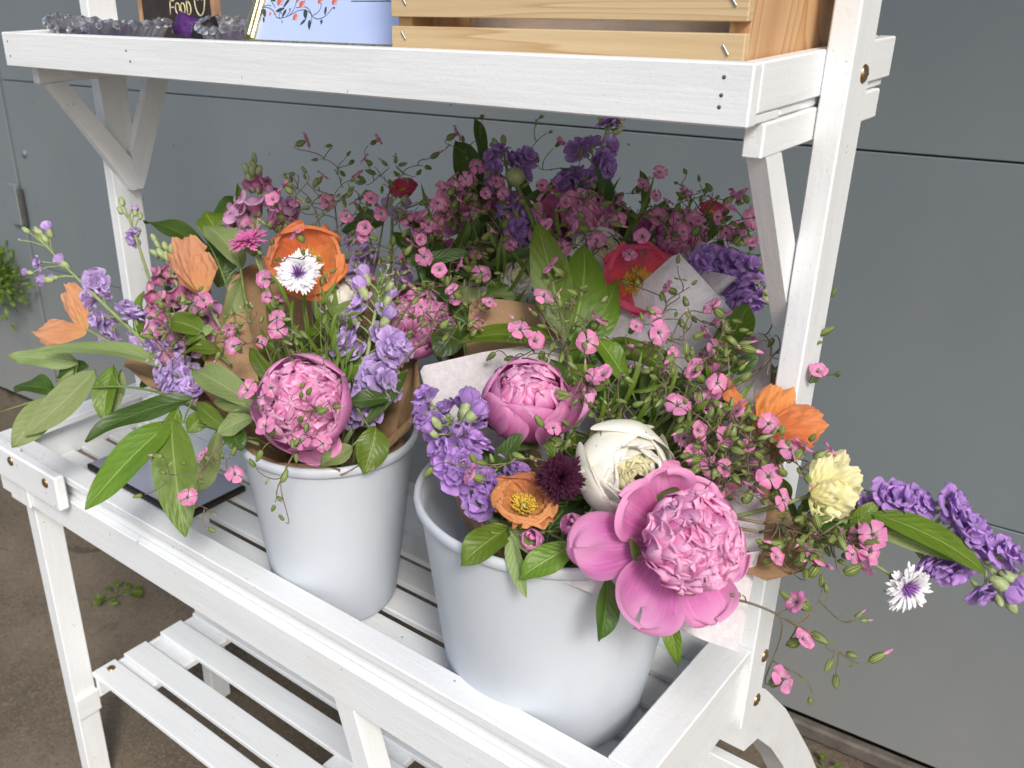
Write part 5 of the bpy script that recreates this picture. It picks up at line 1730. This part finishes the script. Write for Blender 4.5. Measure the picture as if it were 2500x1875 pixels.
snapdragon('mauve snapdragon with a green budded tip beside the peach poppy', [at(335, 520, 1.07), at(368, 580, 1.065), at(410, 680, 1.04), at(470, 790, .99)],
           [(350, 612, 1.055, 0, .95), (395, 652, 1.045, 0, 1.0), (345, 645, 1.055, 1, 1.05), (385, 615, 1.06, 1, .85), (425, 645, 1.05, 0, .9), (365, 600, 1.06, 0, .8), (360, 665, 1.05, 1, 1.05), (375, 685, 1.04, 1, 1.0), (440, 680, 1.04, 2, 1.1), (405, 690, 1.035, 2, 1.0), (355, 715, 1.04, 2, 1.2), (455, 715, 1.03, 2, 1.1), (390, 725, 1.03, 3, 1.15), (430, 730, 1.02, 3, 1.1), (375, 765, 1.02, 3, 1.1), (470, 745, 1.01, 2, 1.0), (455, 765, 1.0, 3, 1.0)],
           [(335, 520, 1.07, 1, .7), (345, 535, 1.07, 1, .8), (360, 540, 1.065, 1, .8), (340, 550, 1.07, 1, .9), (372, 548, 1.065, 1, .9), (355, 555, 1.06, 1, .95), (385, 555, 1.065, 1, .9), (365, 565, 1.06, 1, .95), (385, 572, 1.06, 1, .9), (375, 585, 1.055, 0, .8), (395, 590, 1.06, 0, .8), (345, 590, 1.06, 0, .85)], 'l')
snapdragon('pale pink snapdragon with a dark closed bloom at its top', [at(551, 345, 1.09), at(556, 400, 1.085), at(555, 470, 1.07), at(560, 560, 1.03)],
           [(558, 412, 1.08, 0, 1.0), (572, 418, 1.08, 1, .9), (530, 465, 1.065, 2, 1.35), (555, 460, 1.06, 3, 1.3), (590, 455, 1.065, 2, 1.35), (612, 470, 1.07, 3, 1.2), (545, 485, 1.06, 3, 1.25), (585, 485, 1.055, 3, 1.3), (515, 480, 1.07, 2, 1.1), (600, 495, 1.06, 2, 1.1)],
           [(551, 345, 1.09, 1, .7), (535, 372, 1.085, 1, .9), (552, 362, 1.09, 1, .8), (548, 380, 1.085, 1, .95), (558, 378, 1.08, 1, .9), (540, 392, 1.085, 1, .8), (545, 410, 1.08, 0, .85)], 'n')

# ------------------------------------------------------------------ leafy branches
branch('drooping branch of long leaves hanging past the left end of the tray', [at(0, 890, 1.02), at(130, 850, 1.03), at(230, 800, 1.04), at(400, 840, 1.0), at(470, 920, .93)],
       [(120, 860, 1.02, 26, 968, 1.0, 34, (.5, .3, .8), 'p', .05, .15, .1), (118, 845, 1.03, 30, 830, 1.05, 32, (.1, .7, .6), 'd', .1), (160, 800, 1.04, 120, 905, 1.05, 28, (.3, .2, .9), 'p', -.05),
        (205, 800, 1.035, 52, 945, 1.0, 36, (.25, .5, .8), 'p', .06, .12, .05, .04), (245, 790, 1.04, 222, 912, 1.02, 27, (-.1, .3, .9), 'g', .05, .4), (262, 800, 1.04, 225, 905, 1.03, 22, (.5, .2, .8), 'p', .0, .2),
        (395, 800, 1.02, 82, 755, 1.04, 27, (.1, .75, .6), 'p', .10, .2, .12), (170, 785, 1.06, 18, 772, 1.08, 26, (.1, .4, .9), 'p', .05, .2, .3), (190, 790, 1.06, 120, 815, 1.07, 22, (.1, .5, .8), 'd')])
branch('branch of broad bright leaves hanging over the flat dark-edged panel', [at(375, 915, .93), at(400, 905, .92), at(450, 920, .91), at(560, 960, .88)],
       [(372, 908, .925, 183, 1100, .89, 47, (-.15, .55, .82), 'g', .10, .18, .10, .03), (420, 862, .94, 185, 958, .92, 30, (-.1, .6, .8), 'd', .12, .2, .25), (370, 900, .925, 400, 1160, .885, 48, (.1, .25, .96), 'g', .06, .22, .06, -.02),
        (440, 895, .92, 405, 935, .91, 22, (.5, .4, .7), 'g', .1), (385, 880, .93, 360, 960, .92, 18, (.3, .4, .8), 'g', .1), (470, 930, .90, 425, 1075, .90, 24, (.6, .1, .8), 'p', .1, .2)])
branch('pale leaves folded against the left of the round ruffled peony', [at(410, 790, .93), at(470, 850, .91), at(540, 900, .885), at(600, 960, .87)],
       [(552, 878, .875, 410, 788, .925, 34, (-.2, .6, .75), 'p', .08, .35), (560, 890, .868, 462, 868, .90, 30, (.2, .5, .8), 'p', .1, .4), (548, 900, .87, 470, 938, .875, 26, (.0, .4, .9), 'p', .1, .3), (500, 930, .88, 520, 975, .86, 26, (.0, .5, .8), 'd', .1),
        (490, 925, .88, 425, 870, .91, 20, (-.4, .4, .8), 'g', .1)])
branch('small bright leaves in the middle of the mauve snapdragon', [at(360, 690, 1.0), at(420, 720, .985), at(500, 790, .97)],
       [(442, 718, .98, 358, 690, 1.0, 30, (.0, .5, .85), 'g', .1, .2), (480, 760, .97, 388, 760, .985, 22, (.0, .7, .6), 'g', .12, .2, .2), (440, 715, .98, 400, 745, .99, 14, (.2, .5, .8), 'g', .1), (450, 700, .98, 445, 725, .97, 10, (.2, .3, .8), 'p', .1)])
branch('pale backed leaves rising left of the magenta cornflower', [at(420, 480, 1.07), at(480, 560, 1.05), at(500, 640, 1.02), at(520, 760, .98)],
       [(525, 575, 1.03, 440, 480, 1.07, 34, (.35, .3, .9), 'p', .1, .3), (522, 600, 1.03, 480, 720, 1.0, 20, (.5, .1, .85), 'p', .08, .3), (460, 560, 1.08, 310, 480, 1.10, 28, (-.1, .8, .5), 'd', .15, .2), (480, 520, 1.09, 440, 455, 1.11, 32, (.1, .4, .9), 'g', .1), (470, 500, 1.10, 500, 420, 1.12, 24, (-.2, .2, .9), 'd', .1),
        (450, 560, 1.09, 520, 480, 1.09, 34, (.1, .3, .9), 'd', .1), (470, 620, 1.06, 500, 540, 1.06, 26, (.3, .2, .9), 'd', .1)])
branch('single tall blade of a leaf in front of the pale snapdragon', [at(513, 515, 1.05), at(515, 540, 1.04), at(520, 600, 1.02), at(540, 700, .98)],
       [(516, 512, 1.05, 514, 395, 1.08, 15, (.75, .1, .65), 'g', .04, .7, .02)])
branch('upright pair of large bright leaves in front of the back bouquet', [at(1225, 640, .87), at(1225, 700, .865), at(1235, 790, .86), at(1260, 900, .84)],
       [(1222, 735, .845, 1160, 478, .868, 42, (-.25, .15, .95), 'g', .06, .25, .05), (1232, 735, .847, 1268, 522, .868, 54, (.25, .2, .93), 'g', .06, .2, .05), (1250, 760, .86, 1340, 600, .87, 34, (.3, .25, .9), 'g', .08, .25), (1195, 730, .86, 985, 728, .885, 36, (-.05, .75, .65), 'g', .10, .15, .06),
        (1240, 800, .855, 1300, 690, .86, 40, (.3, .3, .9), 'g', .05), (1240, 850, .85, 1235, 760, .86, 40, (.1, .3, .9), 'd', .05)])
branch('bright pointed leaf standing by the folded tissue corner', [at(1560, 760, .80), at(1540, 790, .795), at(1480, 860, .78), at(1420, 980, .76)],
       [(1538, 795, .795, 1618, 652, .83, 36, (.3, .3, .9), 'g', .06, .22), (1440, 800, .80, 1320, 735, .84, 34, (-.1, .5, .85), 'g', .08), (1450, 800, .80, 1400, 900, .78, 50, (.1, .5, .85), 'd', .08), (1400, 800, .82, 1300, 860, .80, 40, (-.1, .5, .85), 'd', .08)])
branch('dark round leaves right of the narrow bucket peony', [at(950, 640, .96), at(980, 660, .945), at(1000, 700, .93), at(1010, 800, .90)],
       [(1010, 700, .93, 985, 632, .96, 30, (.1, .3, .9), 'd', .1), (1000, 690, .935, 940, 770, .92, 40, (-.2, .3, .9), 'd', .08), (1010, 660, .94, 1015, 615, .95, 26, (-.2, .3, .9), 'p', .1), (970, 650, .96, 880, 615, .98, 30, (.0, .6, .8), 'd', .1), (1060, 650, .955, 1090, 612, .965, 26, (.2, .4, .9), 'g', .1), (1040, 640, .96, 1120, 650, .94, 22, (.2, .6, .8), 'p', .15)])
branch('two glossy leaves curling over the front rim of the wide bucket', [at(1060, 1150, .69), at(1110, 1160, .70), at(1180, 1150, .71), at(1250, 1140, .73)],
       [(1098, 1140, .70, 992, 1218, .685, 40, (-.2, .6, .75), 'g', .16, .2), (1105, 1150, .69, 1140, 1292, .675, 20, (-.5, .2, .8), 'p', .06, .4), (1100, 1140, .70, 1155, 1205, .68, 22, (.3, .3, .9), 'p', .1, .3), (1237, 1180, .675, 1120, 1250, .67, 34, (.0, .55, .8), 'g', .14, .2)])
branch('dark twisted leaf and a long green one below the wide open peony', [at(1310, 1240, .668), at(1360, 1230, .675), at(1400, 1200, .69), at(1420, 1150, .71)],
       [(1312, 1248, .662, 1300, 1388, .655, 30, (.35, .2, .9), 'd', .08, .45, .1), (1430, 1290, .650, 1462, 1445, .645, 20, (-.5, .2, .85), 'g', .04, .4)])
branch('long arching leaf reaching right past the lemon rose', [at(1830, 1145, .67), at(1880, 1115, .668), at(1840, 1125, .68), at(1700, 1140, .71)],
       [(1882, 1108, .665, 2137, 1236, .645, 40, (.10, .62, .72), 'g', .16, .16, .06), (1885, 1150, .664, 2100, 1215, .648, 18, (.0, .3, .9), 'p', .12, .1), (1838, 1142, .672, 1898, 1082, .665, 20, (.0, .4, .9), 'g', .08), (1870, 1118, .668, 1738, 1118, .69, 17, (.0, .8, .5), 'p', .06, .2), (1850, 1135, .67, 1700, 1165, .69, 26, (.1, .6, .8), 'd', .06)])
branch('single dark leaf hanging over the right rim of the narrow bucket', [at(800, 930, .865), at(800, 925, .87), at(780, 900, .88), at(760, 860, .90)],
       [(812, 922, .862, 785, 1022, .85, 36, (.2, .35, .9), 'g', .08, .2), (840, 860, .89, 750, 870, .89, 22, (-.1, .5, .8), 'd', .1), (760, 965, .86, 690, 1005, .85, 26, (-.1, .5, .85), 'p', .1), (880, 800, .92, 790, 920, .88, 16, (.5, .3, .8), 'd', .0)])
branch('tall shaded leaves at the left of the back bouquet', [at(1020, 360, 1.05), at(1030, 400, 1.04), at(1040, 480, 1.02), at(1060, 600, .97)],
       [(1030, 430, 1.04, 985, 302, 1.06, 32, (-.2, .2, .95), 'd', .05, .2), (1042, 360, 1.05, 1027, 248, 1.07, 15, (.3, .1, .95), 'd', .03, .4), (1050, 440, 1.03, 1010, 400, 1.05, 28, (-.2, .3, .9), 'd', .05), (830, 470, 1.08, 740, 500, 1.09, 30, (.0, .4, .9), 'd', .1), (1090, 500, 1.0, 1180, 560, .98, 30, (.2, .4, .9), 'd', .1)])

# the nodding bud on a curved green stem
t = thing('nodding_bud', 'nodding round green bud on a thick curved stem in the back bouquet', 'flower bud', at(1112, 380, .99), None)
mb = MB()
mb.tube(bez([at(1175, 560, .95), at(1160, 480, .96), at(1130, 430, .98), at(1108, 395, .99), at(1112, 378, .99)], 18), 0.0026, 8)
a_, r_, _ = BUCKETS['b']
mb.tube(bez([at(1175, 560, .95), at(1180, 640, .95), r_, a_], 10), 0.0026, 8)
mb.build('stem', M_STEM, t)
mb = MB()
mb.lathe([(0.0001, -0.010), (0.007, -0.008), (0.0105, 0), (0.008, 0.008), (0.003, 0.011), (0.0001, 0.0108)], aff(basis(face(.5, -.5, .6)), at(1112, 382, .985)), 16, 0, lambda a: 1 + 0.07 * np.cos(6 * a))
mb.build('bud', M_BUDG, t)

# filler greenery deep inside the bouquets
def filler(label, bk, box, n, kinds='ddg', hw=30):
    x0, x1, y0, y1, d0, d1 = box
    L = []
    for k in range(n):
        x, y, d = RG.uniform(x0, x1), RG.uniform(y0, y1), RG.uniform(d0, d1)
        a = RG.uniform(0.2, 2.9)
        ln = RG.uniform(70, 130)
        L.append((x, y, d, x + ln * math.cos(a), y - ln * math.sin(a), d + RG.uniform(-.02, .03), hw * RG.uniform(.6, 1.1), (RG.uniform(-.5, .5), RG.uniform(.1, .7), .8), kinds[RG.randint(len(kinds))], .1, .2))
    a, rim, rr = BUCKETS[bk]
    xm, ym, dm = (x0 + x1) / 2, (y0 + y1) / 2, (d0 + d1) / 2
    branch(label, [at(xm, ym - 30, dm), at(xm, ym + 30, dm), rim, a], L)


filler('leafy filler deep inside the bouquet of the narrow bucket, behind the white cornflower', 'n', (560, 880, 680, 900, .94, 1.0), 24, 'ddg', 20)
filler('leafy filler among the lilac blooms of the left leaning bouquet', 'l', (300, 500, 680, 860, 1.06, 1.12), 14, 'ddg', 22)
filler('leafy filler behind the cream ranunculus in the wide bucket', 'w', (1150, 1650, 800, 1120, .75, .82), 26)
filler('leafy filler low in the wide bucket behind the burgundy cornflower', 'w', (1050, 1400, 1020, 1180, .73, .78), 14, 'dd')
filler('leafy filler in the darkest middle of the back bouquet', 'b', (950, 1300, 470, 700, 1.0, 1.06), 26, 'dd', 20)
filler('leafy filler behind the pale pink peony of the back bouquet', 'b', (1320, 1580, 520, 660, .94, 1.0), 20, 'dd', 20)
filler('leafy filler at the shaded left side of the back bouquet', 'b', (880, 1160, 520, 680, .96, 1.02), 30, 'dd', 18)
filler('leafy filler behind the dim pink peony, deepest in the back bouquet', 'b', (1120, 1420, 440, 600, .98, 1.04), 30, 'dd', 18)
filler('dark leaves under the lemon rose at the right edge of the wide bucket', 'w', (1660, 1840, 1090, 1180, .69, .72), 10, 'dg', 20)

# ------------------------------------------------------------------ airy sprays
spray('tiny pink spray hanging over the flat dark-edged panel', 'n', (490, 955, .87), '405,1075,.845,F 297,1072,.85,B 340,985,.865,P 460,1108,.845,P 458,1145,.845,B 350,1020,.86,B 507,1025,.835,F 435,1040,.85,B 480,985,.85,B 395,1000,.86,B 505,975,.85,B 440,985,.86,S')
spray('tiny pink spray lying across the round ruffled peony', 'n', (760, 820, .85), '575,922,.785,F 697,958,.775,F 535,843,.80,F 585,838,.785,F 650,905,.78,B 668,845,.775,B 690,880,.78,B 640,738,.84,B 702,690,.86,B 640,990,.785,B 560,985,.79,B 700,770,.83,B', (9, 640, 880, 110, 115, .765, .80, .06))
spray('thin budded spray drooping down the front of the narrow bucket', 'n', (655, 955, .80), '605,1078,.80,P 608,1118,.80,B 590,1098,.80,B 615,1028,.80,B 545,1000,.81,B')
spray('tiny pink spray in front of the brown paper left of the round peony', 'n', (600, 830, .92), '505,748,.90,F 600,712,.875,F 430,745,.93,B 520,700,.92,P 495,680,.93,B 540,660,.93,B 470,770,.92,P 480,720,.93,B 565,690,.91,B 600,790,.88,B 620,690,.89,B 620,740,.87,P', (18, 560, 730, 100, 90, .88, .95, .15))
spray('tiny pink spray touching the white cornflower from below', 'n', (610, 720, .93), '575,642,.895,F 572,603,.91,F 655,545,.89,P 640,505,.93,S 690,560,.88,B 600,560,.90,B 588,525,.95,B 605,500,.96,B 720,585,.93,B 560,545,.95,P 605,645,.92,S')
spray('tallest thin spray at the left with side-on flowers against the grey wall', 'n', (735, 560, 1.03), '660,305,1.05,S 695,382,1.04,S 640,437,1.03,F 705,437,1.03,F 768,440,1.02,S 710,315,1.06,P 753,332,1.05,B 740,375,1.05,B 680,345,1.05,B 760,350,1.05,B 745,440,1.03,B 725,500,1.02,B 775,395,1.04,B 690,425,1.03,B')
spray('thin spray with upright buds below the middle of the shelf', 'n', (815, 560, 1.02), '790,345,1.05,S 815,303,1.06,S 830,352,1.05,P 855,345,1.05,P 870,355,1.05,B 800,372,1.05,B 905,372,1.05,B 925,362,1.05,B 845,397,1.04,B 940,335,1.06,P 880,390,1.05,B 775,380,1.06,S 855,375,1.05,B 825,410,1.04,B')
spray('pink spray leaning right above the lilac stock of the narrow bucket', 'n', (860, 640, .98), '823,462,.98,F 878,495,.97,S 890,530,.96,S 905,505,.98,F 905,580,.96,B 840,560,.98,B 875,540,.97,B 850,520,.98,B 790,450,1.0,B 860,590,.97,B 800,600,.97,S 740,600,.98,B', (22, 850, 500, 90, 95, .95, 1.02, .25))
spray('pink spray arching over the kraft paper flap', 'n', (900, 640, .93), '968,692,.865,S 1040,590,.93,F 1000,575,.95,S 950,592,.94,B 985,605,.94,B 930,615,.94,B 1030,710,.87,S 905,690,.91,B 1075,590,.92,B 1000,545,.97,S 960,560,.97,B 1035,600,.92,B')
spray('spray of pods crossing in front of the upright pair of leaves', 'w', (1225, 760, .81), '1195,577,.84,S 1183,590,.845,B 1205,590,.84,B 1165,645,.83,B 1185,650,.83,B 1205,635,.835,P 1225,655,.83,P 1240,655,.83,B 1265,715,.83,B 1130,690,.84,B 1100,775,.82,B 1060,770,.84,B 1295,690,.83,S 1170,770,.80,P 1250,700,.83,B 1215,770,.80,B 1070,830,.82,B')
spray('pink spray against the folded tissue corner', 'w', (1400, 770, .79), '1415,678,.79,F 1440,622,.81,S 1430,640,.81,B 1460,680,.80,B 1500,690,.79,B 1480,705,.79,B 1560,690,.775,S 1360,550,.87,F 1388,512,.89,F 1385,545,.88,B 1540,700,.78,P 1350,610,.85,B 1465,560,.85,B 1500,610,.82,B 1520,720,.78,S')
spray('open pink flower and pods between the half closed peony and the pointed leaf', 'w', (1330, 930, .765), '1282,816,.775,F 1360,800,.77,P 1290,870,.76,B 1345,830,.765,B 1240,830,.77,B 1195,925,.715,F 1165,910,.715,B 1240,870,.74,B 1205,960,.72,B 1280,940,.71,B 1390,935,.69,B 1290,965,.69,B 1310,890,.75,P 1350,870,.75,B 1225,960,.71,B', (20, 1300, 880, 110, 110, .70, .77, .06))
spray('drooping spray over the violet stock of the wide bucket', 'w', (1190, 1000, .705), '925,1020,.695,B 1022,990,.69,B 1018,1025,.69,S 1040,1000,.69,B 1062,990,.69,B 1150,990,.69,P 1120,985,.69,B 1180,1010,.69,B')
spray('dense spray of pink flowers left of the soft orange poppy', 'w', (1480, 930, .74), '1505,790,.765,F 1555,755,.77,S 1440,800,.77,S 1525,865,.73,F 1560,945,.705,F 1500,850,.74,B 1560,1010,.69,F 1470,905,.72,B 1450,870,.73,B 1495,760,.775,P 1410,850,.75,B', (36, 1500, 850, 120, 115, .70, .78, .12))
spray('dense spray of pink flowers above the wide open peony', 'w', (1560, 1050, .69), '1455,1018,.655,F 1660,1030,.675,F 1690,1080,.665,F 1655,945,.70,S 1600,960,.70,B 1640,985,.69,B 1480,985,.69,B 1500,1010,.69,P 1580,1075,.67,P 1560,985,.69,B 1650,1085,.66,B 1595,890,.71,S 1660,915,.695,F', (36, 1590, 970, 105, 100, .67, .73, .12))
spray('tall spray of pink flowers crossing the right post', 'w', (1640, 800, .745), '1705,637,.745,F 1800,632,.73,B 1785,715,.73,B 1745,608,.745,B 1735,625,.74,B 1725,772,.735,F 1765,805,.725,F 1690,795,.74,S 1810,808,.72,B 1740,745,.735,B 1700,690,.745,B 1770,740,.73,B 1665,740,.75,B 1680,800,.74,B 1730,800,.735,B 1620,720,.76,B')
spray('pink spray in front of the soft orange poppy and lemon rose', 'w', (1660, 1000, .69), '1735,968,.67,S 1785,975,.665,S 1700,960,.675,B 1755,945,.675,B 1720,985,.67,B 1770,1005,.665,B 1745,1035,.665,P 1625,900,.70,B 1690,930,.685,B 1790,1065,.66,B 1690,1020,.67,B', (20, 1690, 1000, 90, 80, .67, .71, .15))
spray('pink spray over the stems right of the wide open peony', 'w', (1650, 1130, .675), '1672,1205,.65,F 1770,1215,.645,S 1840,1198,.645,F 1860,1222,.645,S 1885,1155,.645,F 1700,1165,.66,B 1640,1170,.66,B 1800,1170,.655,B 1750,1150,.66,B 1820,1215,.65,B 1730,1120,.665,B 1695,1095,.67,B 1780,1120,.66,B 1740,1240,.645,B', (26, 1740, 1150, 110, 60, .65, .69, .12))
spray('spray hanging low at the right in front of the curved leg', 'w', (1560, 1290, .655), '1730,1382,.64,F 1690,1468,.635,F 1585,1285,.65,B 1695,1285,.645,B 1722,1302,.64,S 1775,1255,.645,B 1855,1328,.64,P 1868,1340,.64,P 1895,1420,.635,P 1840,1415,.635,B 1805,1472,.63,B 1750,1515,.63,B 1790,1437,.632,B 1770,1378,.64,B 1785,1270,.64,B')
spray('shaded pink spray of three round flowers below the tallest violet stock', 'b', (1110, 560, .97), '1072,392,.97,F 1048,418,.965,F 1086,418,.965,F 1030,360,1.0,F 985,290,1.05,S 1000,300,1.05,B 980,385,1.0,S 1010,395,1.0,S 970,450,.98,F 1010,430,1.0,B 1135,400,.98,B 1170,252,1.05,B 1190,285,1.05,B 1040,252,1.05,B 1038,272,1.05,B', (44, 1030, 465, 135, 95, .93, 1.02, .34))
spray('shaded pink spray standing in front of the large dim peony', 'b', (1280, 600, .93), '1210,307,1.02,F 1195,400,.98,S 1290,520,.91,F 1170,400,.98,F 1245,400,.97,B 1160,345,1.02,B 1120,430,.97,S 1270,420,.95,B 1310,440,.94,B 1180,490,.93,F 1230,530,.92,B 1255,330,1.0,B 1215,440,.94,S', (44, 1250, 470, 130, 95, .90, .97, .32))
spray('fine pink spray rising beside the right brace', 'b', (1480, 600, .90), '1425,372,.98,F 1605,420,.92,S 1628,470,.89,F 1575,450,.91,F 1555,465,.92,S 1388,400,.99,F 1510,385,.97,B 1480,370,.97,P 1460,395,.97,B 1525,410,.95,B 1550,425,.94,B 1440,440,.95,S 1500,470,.93,F 1625,525,.875,F 1600,510,.88,S 1420,470,.94,F 1390,440,.96,B 1340,420,.98,B 1470,430,.95,B 1600,440,.92,B', (56, 1500, 480, 130, 80, .88, .97, .36))
spray('dim pink spray between the narrow bucket and the back bouquet', 'b', (950, 640, .99), '920,430,1.03,S 900,470,1.02,F 940,520,1.0,F 980,480,1.0,S 1030,520,.97,B 950,590,.97,S 870,440,1.04,B 1060,540,.96,B', (48, 960, 510, 125, 95, .94, 1.02, .32))

spray('fine budded haze above the middle of the left bouquet, around the pale snapdragon', 'n', (700, 640, .98), '', (58, 690, 480, 130, 130, .96, 1.04, .14))
spray('fine budded haze between the kraft flap and the round pink peony behind it', 'n', (930, 720, .90), '', (44, 960, 660, 110, 90, .87, .95, .16))
spray('fine haze of pods over the upright leaves and the white tissue', 'w', (1230, 830, .79), '', (34, 1240, 720, 140, 100, .77, .84, .12))
spray('fine haze of pods and pink flowers in front of the tissue at the right', 'w', (1480, 860, .76), '', (44, 1490, 740, 140, 90, .73, .80, .20))
spray('fine haze of pods between the cream ranunculus and the soft orange poppy', 'w', (1560, 1060, .70), '', (40, 1540, 950, 130, 95, .67, .72, .16))
spray('fine haze of buds among the lilac blooms at the left', 'l', (400, 790, 1.0), '', (40, 420, 720, 110, 100, .95, 1.02, .12))
spray('thin stems and pods trailing right under the lemon rose', 'w', (1640, 1150, .68), '', (36, 1790, 1165, 110, 60, .64, .68, .14))


def greens(label, bk, box, n):
    x0, x1, y0, y1, d0, d1 = box
    a, rim, rr = BUCKETS[bk]
    t = thing('grassy_stems', label, 'grassy stems', at((x0 + x1) / 2, y1, d1), 'thin green stems between the flowers')
    mb, ml = MB(), MB()
    for k in range(n):
        p = at(RG.uniform(x0, x1), RG.uniform(y0, y1), RG.uniform(d0, d1))
        d = p - rim
        q = rim + V3(d[0], d[1], 0) * 0.45
        c = bez([p, p * 0.6 + q * 0.4 + RG.normal(size=3) * 0.008, q, a + V3(d[0], d[1], 0) * 0.15], 12)
        mb.tube(c, np.linspace(0.0004, 0.0011, 12), 5)
        for j in (1, 2, 4, 5):
            e = c[j] + (c[0] - c[6]) * RG.uniform(0.15, 0.3) + RG.normal(size=3) * 0.010
            leaf_mesh(ml, c[j], e, 0.0022, face(*RG.uniform(-.5, .5, 2), 1), nu=5, nv=9)
    mb.build('stems', M_STEM, t)
    ml.build('narrow_leaves', M_LEAF, t)


greens('thin green stems with narrow leaves behind the cream ranunculus', 'w', (1220, 1640, 780, 1050, .72, .79), 46)
greens('thin green stems with narrow leaves above the round ruffled peony', 'n', (560, 860, 600, 860, .91, .98), 40)
greens('thin green stems with narrow leaves in the shaded back bouquet', 'b', (930, 1560, 430, 640, .94, 1.02), 44)

# ------------------------------------------------------------------ weeds and the plant by the wall
def weed(label, pos, n, size, group=None):
    t = thing('weed', label, 'weed', pos, group)
    mb = MB()
    for k in range(n):
        a = k * GOLD + RG.uniform(-0.3, 0.3)
        q = V3(math.cos(a), math.sin(a), RG.uniform(0.15, 0.6)) * size * RG.uniform(0.6, 1.2)
        p = np.asarray(pos) + q
        mb.tube(bez([pos, np.asarray(pos) + V3(q[0] * 0.3, q[1] * 0.3, q[2]), p], 6), 0.0007, 4, 1)
        leaf_mesh(mb, p, p + V3(q[0], q[1], q[2] * 0.1) * 0.9, size * 0.30, V3(0, 0, 1) + RG.normal(size=3) * 0.2, pf=ROUND, nu=7, nv=10)
    mb.build('leaves', [M_LEAF, M_STEM], t)


weed('low round leaved weed in a concrete crack under the left end of the stand', V3(-0.372, 0.215, ZG), 9, 0.030)
weed('small weed at the foot of the wall beside the curved leg', V3(0.885, 0.672, ZG), 7, 0.018)

pl_ = V3(-1.33, 0.54, -0.69)
t = thing('hanging_plant', 'mossy bright green plant against the wall at the far left edge', 'plant', V3(-1.36, 0.59, -0.62))
mb = MB()
for k in range(520):
    q = RG.normal(size=3) * V3(0.060, 0.02, 0.036)
    p = pl_ + q + V3(-0.015, 0, 0.01)
    d = q * 0.7 + RG.normal(size=3) * 0.02 + V3(0, 0, 0.004)
    leaf_mesh(mb, p, p + d / np.linalg.norm(d) * RG.uniform(0.014, 0.030), RG.uniform(0.003, 0.006), RG.normal(size=3), nu=5, nv=6)
mb.build('foliage', M_LEAF, t)
mb = MB()
for k in range(14):
    e = pl_ + RG.normal(size=3) * V3(0.04, 0.015, 0.03) + V3(-0.03, 0, 0)
    mb.tube(bez([V3(-1.36, 0.594, -0.60), V3(-1.36, 0.56, -0.62), e], 7), 0.0012, 4)
mb.build('stem', M_TWIG, t)
